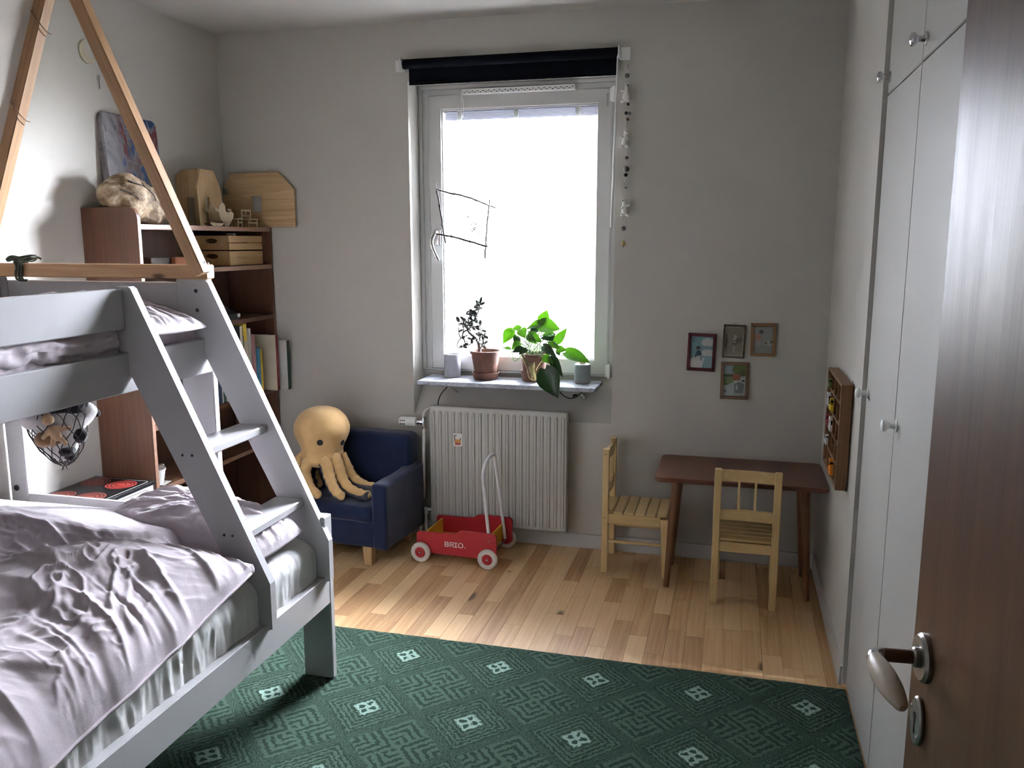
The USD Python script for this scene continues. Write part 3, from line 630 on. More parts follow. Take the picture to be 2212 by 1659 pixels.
# canopy on the slope towards the wall
gy, gs = np.meshgrid(np.linspace(.47, 2.363, 60), np.linspace(0, 1, 50), indexing='ij')
cx_ = -2.150 - .395 * gs; cz_ = 2.36 - .93 * gs
off = .012 * np.sin(gy * 14 + gs * 5) + .012 * (fbm(np.stack([gy * 4, gs * 6, 0 * gy], -1), 3, 50) - .5)
off = off * np.clip((2.37 - gy) / .15, .08, 1); P = np.stack([cx_ + .012 - off * .9, gy, cz_ + off * .4], -1)
can = Thing('canopy', 'thin white fabric canopy hung along the tent poles', 'canopy', (-2.35, 1.4, 1.45))
can.part('fabric', sheet(P, P - [.0015, 0, 0]), 'canopy_white', smooth=True)
for z, dz in ((2.20, .10), (1.93, .10)):
    x = -2.118 - (2.38 - z) * .4235
    can.part('tie_cord', tube(spline([(x - .03, 2.364, z + .05), (x - .005, 2.362, z + .02), (x + .020, 2.365, z - .015), (x + .024, 2.385, z - .035), (x + .020, 2.412, z - .04)], 14), .0018, 6), 'edge_band')
    can.part('tie_cord', tube(spline([(x - .02, 2.364, z + .06), (x + .008, 2.362, z), (x + .014, 2.366, z - .03), (x + .026, 2.38, z - .055)], 14), .0015, 6), 'edge_band')
cloth('yarn_green', (.075, .09, .06), .4, weave=300, bump=.8)
yarn = []
for k in range(7):
    a = rng.uniform(0, 6.28); yarn.append(tube(spline([(-2.385 + .03 * math.cos(a + j * .9) * (1 + .2 * j), 2.43 + .018 * math.sin(a + j * 1.3), 1.431 + .012 * abs(math.sin(j * 1.7 + a))) for j in range(6)], 22), rng.uniform(.003, .0055), 7))
for dx in (-.012, 0, .012):
    yarn.append(tube(spline([(-2.385 + dx, 2.40, 1.43), (-2.386 + dx, 2.406, 1.40), (-2.388 + dx, 2.408, 1.372), (-2.37 + dx, 2.41, 1.366)], 14) + rng.normal(size=(14, 3)) * .0009, .0045, 7))
single('yarn_knot', cat(*yarn), 'yarn_green', 'dark green yarn knotted around the pine crossbar', 'yarn', smooth=True)

# moon and hanging rod on the left wall
o_ = sg.Point(0, 0).buffer(.046, 32); i_ = sg.Point(.021, .012).buffer(.040, 32)
cres = max(getattr(o_.difference(i_), 'geoms', [o_.difference(i_)]), key=lambda g: g.area)
plain('moon_wood', (.50, .46, .33), .6, var=.08, vscale=30)
single('moon', place(trimesh.creation.extrude_polygon(affinity.translate(affinity.rotate(cres, 8, origin=(0, 0)), 3.040, 2.254), .006, engine='earcut'), 'x', XL + .001), 'moon_wood', 'pale wooden crescent moon on the left wall', 'wall decoration')
single('hanging_stick', tube([(XL + .006, 3.093, 2.172), (XL + .006, 3.092, 2.119)], .0022, 8), 'steel_worn', 'tiny grey stick hanging on the left wall below the moon', 'wall decoration')
# ---------------------------------------------------------------- wardrobe and the open door
XWD = .425
ward = Thing('wardrobe', 'white built-in wardrobe with flat doors and round knobs along the right wall', 'wardrobe', (.66, 1.6, 0))
ward.part('carcass', box(XWD + .022, .88, .24, 2.872, 0, 2.518, 0), 'closet_white', smooth=False)
seams = [2.872, 2.370, 1.780, 1.30, .83, .378]
for k in range(5):
    y1, y0 = seams[k] - .0022, seams[k + 1] + .0022
    for z0, z1, zk in ((.004, 1.932, 1.022), (1.9365, 2.517, 1.982)):
        d = ward.part('door', box(XWD, XWD + .02, y0, y1, z0, z1, .0025), 'closet_white')
        if k < 3:
            ward.part('knob', lathe([(0, 0), (.0165, 0), (.0165, -.0025), (.009, -.004), (.0072, -.012), (.0072, -.018), (.011, -.022), (.0155, -.026), (.017, -.031), (.0145, -.036), (.008, -.0385), (0, -.039)][::-1], 24, (XWD, y1 - .028, zk), 'x'), 'chrome' if zk > 1.5 else 'plastic_white', parent=d, label='bright metal knob' if zk > 1.5 else 'white knob')
ward.part('filler', box(XWD, .88, .24, .378, 0, 2.517), 'closet_white')

door = Thing('door_1', 'open brown veneer room door with a metal lever handle', 'door', (.286, .203, 0), rz=4.5, kind='structure', world=False)
door.part('leaf', box(0, .04, 0, .82, .012, 2.02, .002), 'veneer', smooth=False)
plain('grip_ivory', (.52, .44, .33), .38, var=.18, vscale=30, bump=.05, bscale=200)
plain('handle_bronze', (.16, .10, .07), .3, metal=.85, var=.3, vscale=40)
h = door.part('door_handle', cat(lathe([(0, 0), (.0275, 0), (.0275, .004), (.0245, .0075), (.016, .0075), (.013, .006), (0, .006)], 40, (0, 0, 0)), lathe([(0, .006), (.0115, .006), (.0115, .012), (.0095, .014), (0, .014)], 20)).apply_transform(trimesh.transformations.rotation_matrix(-PI / 2, [0, 1, 0])).apply_translation((0, .773, 1.037)), 'steel_worn', label='worn metal rose')
door.part('neck', cat(tube([(-.010, .773, 1.037), (-.047, .773, 1.037)], .0078, 16)), 'handle_bronze', parent=h)
door.part('elbow', tube(spline([(-.044, .773, 1.037), (-.051, .772, 1.037), (-.0555, .766, 1.0365), (-.056, .757, 1.036)], 12), .0086, 16), 'steel_bright', parent=h)
gp = spline([(-.056, .762, 1.0365), (-.0555, .735, 1.0355), (-.053, .70, 1.034), (-.050, .668, 1.031)], 26)
gt = np.linspace(0, 1, 26); gr = .0085 + .0045 * np.sin(np.clip(gt * 1.15, 0, 1) * PI) ** .8; gr[-4:] *= [.97, .9, .75, .4]
door.part('grip', tube(gp, gr, 18), 'grip_ivory', parent=h, label='pale ivory grip')
oval = affinity.scale(sg.Point(0, 0).buffer(1, 24), .019, .029)
esc = door.part('key_plate', place(tm(slab(oval, 'z', 0, .006, .002)), 'z', 0).apply_transform(trimesh.transformations.rotation_matrix(PI / 2, [0, 0, 1])).apply_transform(trimesh.transformations.rotation_matrix(-PI / 2, [0, 1, 0])).apply_translation((0, .773, .960)), 'steel_worn')
door.part('keyhole', cat(box(-.0066, -.0058, .7708, .7752, .945, .966, 0), lathe([(0, 0), (.0042, 0), (.0042, .0008), (0, .0008)], 16, (-.0066, .773, .966), 'x')), 'bolt_dark', parent=esc)
door.part('plate_screw', cat(*[ell((-.0062, .773 + dy, .960 + dz), (.0015, .0022, .0022), 2) for dy, dz in ((-.012, -.014), (.012, .012))]), 'steel_bright', parent=esc)
door.part('hinge', cat(*[tube([(.0, -.006, z - .05), (.0, -.006, z + .05)], .007, 12) for z in (.3, 1.75)]), 'steel_worn')

# ---------------------------------------------------------------- children's table and chairs
tb = Thing('table', 'low brown children\'s table with rounded corners and tapered legs', 'table', (.057, 3.706, 0))
tp_ = sg.box(-.294 + .03, 3.502 + .03, .408 - .03, 3.912 - .03).buffer(.03, 8)
tb.part('tabletop', slab(tp_, 'z', .491, .511, .004), 'table_teak', smooth=40)
tb.part('apron', box(-.215, .33, 3.58, 3.84, .472, .491, .002), 'table_leg')
for sx, sy in ((-1, -1), (1, -1), (-1, 1), (1, 1)):
    a, b = np.array([.057 + sx * .262, 3.706 + sy * .115, .491]), np.array([.057 + sx * .293, 3.706 + sy * .135, 0])
    tb.part('leg', tube([a, a * .6 + b * .4, b], [.0205, .0185, .0125], 20), 'table_leg')

def kid_chair(label, loc, rz):
    c = Thing('kids_chair', label, 'chair', loc, rz, 'wooden children\'s chairs', world=False)
    w, d = .1325, .149
    for s in (-1, 1):
        x0 = -w if s < 0 else w - .029
        c.part('leg', slab([(-d, 0), (-d + .029, 0), (-d + .030, .58), (-d + .001, .58)], 'x', x0, x0 + .029, .0025), 'birch', label='rear leg and back post')
        c.part('leg', slab([(d - .020, 0), (d - .001, 0), (d, .272), (d - .036, .272)], 'x', x0 + .002, x0 + .029 - .002, .0025), 'birch')
        c.part('seat_rail', box(x0 + .005, x0 + .024, -d + .028, d - .034, .235, .281, .002), 'birch_y')
        c.part('stretcher', box(x0 + .009, x0 + .021, -d + .028, d - .025, .143, .156, .002), 'birch_y')
    c.part('seat_rail', box(-w + .028, w - .028, -d + .004, -d + .023, .233, .276, .002), 'birch_x')
    c.part('seat_rail', box(-w + .026, w - .026, d - .028, d - .010, .235, .276, .002), 'birch_x')
    n = 6; pitch = (2 * d - .005) / n
    for k in range(n):
        y0 = -d + .004 + k * pitch; in_ = .030 if k == 0 else 0.0
        c.part('seat_slat', box(-w + in_, w - in_, y0 + (.0 if k else .0), y0 + pitch - .005, .281, .2925, .003), 'birch_x')
    for s in range(1):
        bow = np.array([(x, -d + .008 + .010 * (1 - (x / .104) ** 2)) for x in np.linspace(-.104, .104, 14)])
        for name, z0, z1 in (('top_rail', .531, .577), ('lower_rail', .367, .411)):
            c.part(name, prism(np.vstack([bow, bow[::-1] + [0, .014]]), 'z', z0, z1), 'birch_x')
    for x in (-.034, .032):
        y = -d + .015 + .010 * (1 - (x / .104) ** 2); c.part('spindle', box(x - .005, x + .005, y - .004, y + .005, .411, .531, .002), 'birch')
    c.part('screw_cap', cat(*[bolt(s * w, -d + .0145, z, .0024, 'x', .001) for s in (-1, 1) for z in (.557, .26)]), 'bolt_dark')
    return c
kid_chair('light wooden children\'s chair in profile at the left end of the low table', (-.390, 3.7885, 0), -90)
kid_chair('light wooden children\'s chair seen from behind in front of the low table', (.0905, 3.579, 0), -1.5)

# ---------------------------------------------------------------- framed pictures
plain('frame_wine', (.085, .012, .018), .35); plain('frame_bronze', (.10, .078, .05), .45, metal=.3); plain('frame_fillet', (.50, .48, .40), .45)
wood('frame_oak', (.14, .07, .03), (.24, .135, .06), (.34, .21, .10), 'z', 4, .45); wood('frame_brown', (.10, .06, .03), (.165, .10, .055), (.23, .15, .08), 'z', 4, .45)
INK = {}
def ink(*c):
    if c not in INK: INK[c] = 'print_%02d' % len(INK); plain(INK[c], c, .55)
    return INK[c]
def picture(label, cx, cz, w, h, fw, fmat, tilt, ground, shapes, fillet=None, hook=False):
    t = Thing('picture', label, 'picture', (cx, YB, cz - h / 2), group='small framed pictures', world=True)
    R = lambda m: m.apply_translation((-cx, 0, -cz)).apply_transform(trimesh.transformations.rotation_matrix(math.radians(tilt), [0, 1, 0])).apply_translation((cx, 0, cz))
    x0, x1, z0, z1 = cx - w / 2, cx + w / 2, cz - h / 2, cz + h / 2
    y1, y0 = YB - .001, YB - .016
    for poly, nm in (([(x0, z0), (x1, z0), (x1 - fw, z0 + fw), (x0 + fw, z0 + fw)], 'frame_rail'), ([(x0, z1), (x0 + fw, z1 - fw), (x1 - fw, z1 - fw), (x1, z1)], 'frame_rail'),
                     ([(x0, z0), (x0 + fw, z0 + fw), (x0 + fw, z1 - fw), (x0, z1)], 'frame_stile'), ([(x1, z0), (x1, z1), (x1 - fw, z1 - fw), (x1 - fw, z0 + fw)], 'frame_stile')):
        t.part(nm, R(tm(slab(poly, 'y', y0, y1, .0022))), fmat, smooth=False)
    if fillet: t.part('fillet', R(tm(ring(x0 + fw - .001, x1 - fw + .001, z0 + fw - .001, z1 - fw + .001, (.0035,) * 4, y0 + .003, y1, .0005))), fillet, smooth=False)
    p = t.part('print', R(tm(box(x0 + fw - .001, x1 - fw + .001, y1 - .006, y1 - .001, z0 + fw - .001, z1 - fw + .001, 0))), ink(*ground), smooth=False)
    iw, ih = w - 2 * fw, h - 2 * fw; X = lambda u: x0 + fw + u * iw; Z = lambda v: z0 + fw + v * ih
    clip = sg.box(X(0), Z(0), X(1), Z(1))
    for k, (col, pts) in enumerate(shapes):
        poly = sg.Polygon([(X(u), Z(v)) for u, v in pts]) if len(pts) > 2 else affinity.scale(sg.Point(X(pts[0][0]), Z(pts[0][1])).buffer(1, 12), pts[1][0] * iw, pts[1][1] * ih)
        poly = poly.buffer(0).intersection(clip)
        for g_ in getattr(poly, 'geoms', [poly]):
            if g_.area > 1e-8: t.part('drawn_shape', R(tm(prism(g_, 'y', y1 - .0062 - .00012 * (k + 1), y1 - .0058))), ink(*col), parent=p, smooth=False)
    if hook: t.part('hanger', tube([(cx - .008, YB - .004, z1 - .001), (cx + .002, YB - .002, z1 + .009), (cx + .012, YB - .004, z1 - .001)], .0008, 6), 'brass')
    return t
E2 = lambda u, v, a, b: [(u, v), (a, b)]
picture('picture in a dark wine-red frame with a child riding over clouds', -.1335, .9935, .127, .1735, .0145, 'frame_wine', 1.2, (.16, .28, .31),
        [((.46, .48, .46), E2(.75, .82, .28, .14)), ((.44, .46, .44), E2(.80, .48, .34, .12)), ((.52, .53, .50), E2(.3, .12, .45, .2)), ((.5, .52, .5), E2(.5, .2, .25, .14)), ((.20, .32, .36), [(.55, .0), (1, 0), (1, .38), (.7, .4), (.6, .2)]), ((.44, .45, .44), E2(.36, .30, .26, .07)),
         ((.27, .24, .25), [(.47, .60), (.82, .70), (.84, .72), (.6, .70), (.5, .66)]), ((.03, .05, .07), [(.22, .42), (.3, .55), (.45, .55), (.52, .44), (.42, .38)]), ((.015, .017, .02), E2(.34, .64, .09, .045)), ((.3, .25, .2), E2(.35, .595, .05, .02)), ((.2, .24, .25), [(.42, .42), (.5, .42), (.55, .28), (.5, .2), (.44, .3)]), ((.06, .06, .07), [(.2, .38), (.3, .42), (.28, .34), (.2, .33)]), ((.10, .17, .2), [(.05, .95), (.2, .97), (.14, .88), (.2, .8), (.06, .84)])])
picture('narrow picture in a bronze frame with a dancing winged figure, on a brass hanger', .0088, 1.048, .099, .151, .0085, 'frame_bronze', 1.6, (.17, .155, .115),
        [((.21, .195, .15), [(0, 0), (1, 0), (1, .16), (0, .14)]), ((.10, .065, .045), [(0, .2), (.12, .28), (.2, .5), (.08, .72), (0, .7)]), ((.12, .06, .045), E2(.08, .66, .07, .09)), ((.07, .055, .045), E2(.68, .53, .16, .09)), ((.09, .075, .06), E2(.82, .56, .12, .09)), ((.35, .32, .26), [(.46, .5), (.6, .56), (.66, .68), (.5, .74), (.46, .62)]), ((.33, .29, .24), [(.46, .12), (.56, .13), (.58, .32), (.62, .5), (.5, .5), (.46, .3)]), ((.09, .07, .06), [(.42, .46), (.72, .44), (.62, .36), (.46, .36)])], fillet='frame_fillet', hook=True)
picture('picture in a light oak frame with a child bending towards a small animal', .1355, 1.0585, .1095, .150, .0145, 'frame_oak', -.6, (.235, .25, .235),
        [((.20, .215, .20), [(0, 0), (1, 0), (1, .26), (0, .3)]), ((.05, .045, .04), E2(.38, .80, .12, .075)), ((.34, .19, .13), E2(.2, .60, .2, .12)), ((.33, .24, .19), [(.1, .5), (.34, .5), (.3, .4), (.14, .4)]), ((.36, .31, .27), [(.16, .25), (.22, .25), (.22, .45), (.16, .45)]), ((.36, .31, .27), [(.27, .27), (.32, .27), (.31, .45), (.26, .45)]), ((.33, .32, .29), E2(.80, .38, .2, .085)), ((.05, .045, .04), E2(.66, .38, .06, .035)), ((.05, .045, .04), E2(.93, .42, .06, .05))])
picture('picture in a brown frame with a red cottage and trees, below the others', .0188, .8675, .1245, .1715, .0145, 'frame_brown', -.4, (.33, .36, .33),
        [((.25, .30, .30), [(0, 1), (1, 1), (1, .72), (0, .7)]), ((.09, .13, .035), E2(.72, .86, .34, .17)), ((.06, .09, .03), E2(.86, .74, .2, .1)), ((.26, .085, .04), [(.34, .72), (.78, .7), (.76, .52), (.5, .5), (.34, .6)]), ((.05, .07, .025), E2(.2, .66, .24, .045)), ((.14, .18, .07), [(0, .6), (.4, .6), (.5, .5), (.36, .42), (0, .4)]), ((.09, .12, .05), [(0, .42), (.3, .42), (.2, .35), (0, .34)]), ((.34, .37, .36), [(0, .0), (.5, 0), (.5, .38), (0, .34)]), ((.42, .42, .40), E2(.58, .46, .14, .05)), ((.13, .15, .15), [(.5, .1), (.9, .1), (.96, .4), (.7, .46), (.5, .38)]), ((.42, .42, .4), E2(.88, .52, .13, .06)), ((.04, .04, .04), E2(.9, .5, .09, .03)), ((.38, .38, .36), [(.55, .2), (.66, .2), (.64, .38), (.56, .36)]), ((.12, .10, .09), E2(.08, .15, .07, .05))])

# ---------------------------------------------------------------- toy car rack on the right wall
rk = Thing('display_rack', 'shallow wooden pigeon-hole rack for toy cars hung on the right wall', 'rack', (.39, 3.255, .637))
ry0, ry1, rz0, rz1, rx0, rx1 = 3.045, 3.470, .637, 1.012, .369, .408
rk.part('side_board', box(rx0, rx1, ry0, ry0 + .011, rz0, rz1), 'rack_wood'); rk.part('side_board', box(rx0, rx1, ry1 - .011, ry1, rz0, rz1), 'rack_wood')
rk.part('top_board', box(rx0, rx1, ry0 + .011, ry1 - .011, rz1 - .010, rz1), 'rack_wood'); rk.part('bottom_board', box(rx0, rx1, ry0 + .011, ry1 - .011, rz0, rz0 + .010), 'rack_wood')
rk.part('back_panel', box(rx1 - .004, rx1, ry0 + .011, ry1 - .011, rz0 + .01, rz1 - .01, 0), 'rack_wood')
rows = [rz0 + .010 + k * .0735 for k in range(6)]
for z in rows[1:5]: rk.part('shelf', box(rx0 + .002, rx1 - .004, ry0 + .011, ry1 - .011, z - .005, z, .001), 'rack_wood')
cols = [ry0 + .011 + k * .1008 for k in range(5)]
for y in cols[1:4]: rk.part('divider', box(rx0 + .003, rx1 - .004, y - .0025, y + .0025, rz0 + .01, rz1 - .01, .001), 'rack_wood')
rk.part('hanging_nail', tube([(.40, ry0 + .02, rz1 - .002), (.4085, ry0 + .02, rz1 + .012)], .0022, 8), 'steel_worn')
plain('car_white', (.75, .76, .76), .25); plain('car_yellow', (.75, .52, .02), .25); plain('car_red', (.30, .02, .03), .25); plain('car_orange', (.85, .27, .02), .25); plain('car_green', (.12, .18, .04), .3)
plain('car_glass', (.012, .014, .018), .1)
def car(label, y, z, ln, h, body, cabin=True, kind='car', ang=0):
    t = Thing('toy_car', label, 'toy car', (.378, y, z), 0, 'toy cars in the rack')
    h *= 1.25; w = .014; xc = .378; x0, x1 = xc - w, xc + w; a, b = y - ln / 2, y + ln / 2; r = h * .17
    if kind == 'bus': pf = [(a, z + r * .6), (b, z + r * .6), (b, z + h * .9), (b - ln * .08, z + h), (a + ln * .12, z + h), (a, z + h * .7)]
    else: pf = [(a, z + r * .6), (b, z + r * .6), (b, z + h * .5), (a + ln * .05, z + h * .5), (a, z + h * .4)]
    bd = t.part('body', slab(pf, 'x', x0, x1, .002), body, smooth=40)
    if kind != 'bus': t.part('cabin', slab([(a + ln * .28, z + h * .5), (b - ln * (.08 if kind == 'truck' else .2), z + h * .5), (b - ln * (.1 if kind == 'truck' else .28), z + h), (a + ln * .4, z + h)], 'x', x0 + .001, x1 - .001, .002), body, smooth=40)
    t.part('window', box(x0 - .0004, x1 + .0004, a + ln * .42, b - ln * .3, z + h * .58, z + h * .86, .0005), 'car_glass', parent=bd)
    t.part('windscreen', box(x0 + .003, x1 - .003, a + ln * (.33 if kind != 'bus' else -.003), a + ln * (.4 if kind != 'bus' else .02), z + h * .56, z + h * .86, .0004), 'car_glass', parent=bd)
    for s in (x0 + .001, x1 - .004):
        for yy in (a + ln * .2, b - ln * .2): t.part('wheel', lathe([(0, 0), (r, 0), (r, .004), (0, .004)], 14, (s - .0005, yy, z + r), 'x'), 'black_plastic')
    return t
Zr = lambda k: rows[k] + .0004
car('toy white van high in the wall rack, furthest from the door', cols[3] + .048, Zr(3), .062, .042, 'car_white', kind='bus')
car('toy yellow car high in the wall rack', cols[2] + .055, Zr(3), .060, .038, 'car_yellow')
car('toy dark red car in the middle row of the wall rack', cols[3] + .045, Zr(2), .058, .034, 'car_red')
car('toy white bus standing in the middle of the wall rack', cols[2] + .012 + .02, Zr(2), .060, .044, 'car_white', kind='bus')
car('toy green car in the top part of the wall rack, next to the white van', cols[3] + .005 + .03, Zr(4), .05, .03, 'car_green')
car('small white toy car low in the wall rack', cols[3] + .04, Zr(1), .055, .03, 'car_white')
car('toy orange truck in the lowest row of the wall rack', cols[1] + .062, Zr(0), .070, .046, 'car_orange', kind='truck')
t = Thing('toy_motorcycle', 'small black toy motorcycle in the wall rack below the white bus', 'toy', (.387, cols[1] + .08, Zr(1)))
yy, zz = cols[1] + .082, Zr(1)
for dy in (-.018, .018): t.part('wheel', trimesh.creation.torus(.0095, .0028, 20, 10).apply_transform(trimesh.transformations.rotation_matrix(PI / 2, [0, 1, 0])).apply_translation((.387, yy + dy, zz + .0123)), 'black_plastic')
t.part('frame', cat(tube([(.387, yy - .018, zz + .0123), (.387, yy - .010, zz + .03), (.387, yy + .006, zz + .02), (.387, yy + .018, zz + .0123)], .0022, 8), box(.383, .391, yy - .006, yy + .008, zz + .012, zz + .022)), 'steel_worn')
t.part('seat', rbox(.382, .392, yy - .002, yy + .018, zz + .024, zz + .031, .003), 'black_plastic')
t.part('handlebar', tube([(.374, yy - .012, zz + .034), (.387, yy - .010, zz + .031), (.400, yy - .012, zz + .034)], .0014, 8), 'steel_worn')
# ---------------------------------------------------------------- armchair and octopus
ac = Thing('armchair', 'small dark blue upholstered children\'s armchair below the window corner', 'armchair', (-1.752, 3.7035, 0), rz=-5, world=False)
def soft(x0, x1, y0, y1, z0, z1, r=.025, n=12, seed=0, amp=.004):
    m = tm(rbox(x0, x1, y0, y1, z0, z1, r, n).refine_to_length(.02)); m.merge_vertices()
    m.vertices += m.vertex_normals * ((fbm(m.vertices * 14 + seed, 3, seed) - .5) * amp * 2)[:, None]; return m
ac.part('seat_base', soft(-.205, .205, -.235, .17, .085, .235, .02, seed=1), 'navy_canvas', smooth=True)
sc = soft(-.204, .204, -.252, .11, .205, .290, .035, seed=2, amp=.006); ac.part('seat_cushion', sc, 'navy_canvas', smooth=True)
for s in (-1, 1):
    xa, xb = (.203, .281) if s > 0 else (-.281, -.203)
    m = soft(xa, xb, -.25, .160, .088, .405, .018, seed=3 + s, amp=.003)
    v = m.vertices; v[:, 2] += np.clip((v[:, 2] - .2) / .2, 0, 1) * smooth01((v[:, 1] + .05) / .25) * .018
    ac.part('armrest', m, 'navy_canvas', smooth=True)
m = soft(-.245, .245, .075, .20, .20, .565, .035, seed=7); v = m.vertices; v[:, 1] -= (v[:, 2] - .565) * -.10 * 0 + np.clip((.565 - v[:, 2]) * .10, 0, .03); ac.part('backrest', m, 'navy_canvas', smooth=True)
for sx, sy in ((.165, -.205), (-.165, -.205), (.19, .15), (-.19, .15)):
    ac.part('leg', man([(sx + a * .024, sy + b * .022, .09) for a in (-1, 1) for b in (-1, 1)] + [(sx + a * .019, sy + b * .017, 0) for a in (-1, 1) for b in (-1, 1)]), 'chair_leg', smooth=False)

oc = Thing('plush_octopus', 'large mustard linen octopus toy sitting in the blue armchair', 'soft toy', (-1.90, 3.62, .29))
hp = [(0, .700), (.035, .698), (.072, .687), (.103, .664), (.124, .632), (.134, .600), (.130, .568), (.116, .535), (.104, .508), (.100, .482), (.106, .455), (.098, .435), (0, .430)][::-1]
hpx = spline(np.array(hp), 60); hpx[:, 0] = np.clip(hpx[:, 0], 0, None); hpx[0, 0] = 0; hpx[-1, 0] = 0
hm = lathe(hpx, 56); n_ = np.arctan2(hm.vertices[:, 1], hm.vertices[:, 0]); z_ = hm.vertices[:, 2]
seamw = .5 + .5 * np.cos(n_ * 6 + .6)
k = (1 - .018 * seamw ** 14) + .028 * (fbm(np.stack([n_ * 5, z_ * 34, 0 * z_], -1), 3, 61) - .5) * (1 + np.clip((.52 - z_) / .06, 0, 1.4))
hm.vertices[:, :2] *= k[:, None]; hm.vertices[:, 0] += (z_ - .45) * .01
hc = np.array([-1.905, 3.63])
hm.vertices += [hc[0], hc[1], 0.012]
body = oc.part('head', hm, 'octopus_linen', smooth=True)
for az, z in ((-67, .563), (-8, .545)):
    a = math.radians(az); r = np.interp(z, hpx[:, 1] + .012, hpx[:, 0]); d = np.array([math.cos(a), math.sin(a), -.12]); d /= np.linalg.norm(d)
    e = lathe([(0, 0), (.0145, 0), (.0145, .002), (.012, .004), (0, .005)], 20)
    T = trimesh.geometry.align_vectors([0, 0, 1], d); e.apply_transform(T); e.apply_translation((hc[0] + (r + .001) * math.cos(a), hc[1] + (r + .001) * math.sin(a), z))
    oc.part('eye', e, 'black_matte', parent=body, label='round black eye')
def tentacle(pts, r0=.030, r1=.021, seed=0):
    p = spline(pts, 60); tt = np.linspace(0, 1, 60)
    r = r0 + (r1 - r0) * tt; r *= 1 + .07 * np.sin(tt * 46 + seed) * np.clip(tt * 3, .3, 1); r[-5:] *= [.98, .9, .75, .52, .1]
    m = tube(p, r, 18); m.vertices += m.vertex_normals * ((fbm(m.vertices * 45, 3, 70 + seed) - .5) * .008)[:, None]
    q = oc.part('tentacle', m, 'octopus_linen', smooth=True)
    # grey underside: the lower half of the tube as a second skin
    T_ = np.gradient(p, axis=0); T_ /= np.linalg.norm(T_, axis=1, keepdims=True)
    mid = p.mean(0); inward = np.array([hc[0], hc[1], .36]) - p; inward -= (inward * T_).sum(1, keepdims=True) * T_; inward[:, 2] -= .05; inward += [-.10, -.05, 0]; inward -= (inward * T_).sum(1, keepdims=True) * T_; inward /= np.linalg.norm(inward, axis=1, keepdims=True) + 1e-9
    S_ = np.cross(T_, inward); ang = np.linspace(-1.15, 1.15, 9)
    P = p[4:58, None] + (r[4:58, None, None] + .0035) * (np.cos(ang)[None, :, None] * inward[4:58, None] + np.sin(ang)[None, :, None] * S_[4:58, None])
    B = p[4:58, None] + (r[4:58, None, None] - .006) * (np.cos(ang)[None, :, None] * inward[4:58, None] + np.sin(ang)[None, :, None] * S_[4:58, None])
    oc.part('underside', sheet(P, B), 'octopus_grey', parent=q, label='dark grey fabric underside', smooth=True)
tentacle([(-1.925, 3.565, .475), (-1.945, 3.535, .43), (-1.932, 3.515, .38), (-1.895, 3.495, .335), (-1.845, 3.478, .318)], seed=1)
tentacle([(-1.865, 3.565, .475), (-1.838, 3.545, .43), (-1.815, 3.525, .385), (-1.775, 3.50, .335), (-1.725, 3.480, .316)], seed=2)
tentacle([(-1.83, 3.60, .475), (-1.795, 3.58, .425), (-1.765, 3.565, .365), (-1.70, 3.55, .325), (-1.612, 3.535, .316)], seed=3)
tentacle([(-1.815, 3.645, .475), (-1.785, 3.64, .42), (-1.745, 3.63, .365), (-1.66, 3.615, .335), (-1.572, 3.60, .325)], .027, .022, seed=4)
tentacle([(-1.975, 3.60, .475), (-2.005, 3.57, .435), (-2.0, 3.54, .38), (-1.975, 3.51, .33), (-1.945, 3.485, .318)], seed=5)
tentacle([(-1.965, 3.66, .475), (-1.985, 3.67, .42), (-1.975, 3.67, .36), (-1.955, 3.66, .325), (-1.93, 3.645, .320)], .026, .022, seed=6)
tentacle([(-1.905, 3.69, .47), (-1.90, 3.70, .42), (-1.895, 3.70, .36), (-1.88, 3.68, .325), (-1.86, 3.655, .320)], .026, .022, seed=7)
tentacle([(-1.845, 3.68, .47), (-1.815, 3.69, .42), (-1.79, 3.695, .37), (-1.75, 3.69, .335), (-1.70, 3.68, .325)], .026, .022, seed=8)

# ---------------------------------------------------------------- baby walker wagon
wg = Thing('push_wagon', 'red wooden toddler push wagon with white wheels and a white bow handle', 'push wagon', (-1.2, 3.712, 0), rz=-2.4, world=False)
def side(y0):
    s = np.linspace(0, 1, 12); up = [(-.014 + .036 * a, .1465 + .018 * smooth01(a)) for a in s]
    pl = [(-.205, .052), (-.198, .041), (.186, .041), (.193, .048), (.193, .150), (.186, .161), (.176, .164), (.022 + .02, .1655)] + up[::-1] + [(-.03, .145), (-.09, .143), (-.194, .142), (-.203, .135)]
    return prism(sg.Polygon(pl).buffer(-.003).buffer(.003), 'y', y0, y0 + .012)
pn = wg.part('side_panel', side(-.131), 'toy_red', smooth=30); wg.part('side_panel', side(.119), 'toy_red', smooth=30)
for x in (-.176, .135): wg.part('end_panel', box(x, x + .009, -.119, .119, .05, .131, .002), 'toy_yellow')
wg.part('floor_board', box(-.167, .135, -.119, .119, .050, .059, .001), 'toy_yellow')
for sy, y in ((-1, -.147), (1, .147)):
    for x in (-.178, .156):
        w_ = wg.part('wheel', lathe([(.026, -.008), (.0445, -.009), (.048, -.005), (.048, .005), (.0445, .009), (.026, .008), (.026, -.008)], 40, (x, y, .048), 'y'), 'tyre_white', label='white rubber tyre')
        wg.part('hub', lathe([(0, -.0095), (.024, -.0085), (.0275, -.006), (.0275, .006), (.024, .0085), (0, .0095)], 32, (x, y, .048), 'y'), 'toy_red', parent=w_, label='red hub')
        wg.part('axle_cap', ell((x, y + sy * .0105, .048), (.0055, .0035, .0055), 2), 'steel_bright', parent=w_)
for x in (-.178, .156): wg.part('axle', tube([(x, -.14, .048), (x, .14, .048)], .004, 10), 'steel_worn')
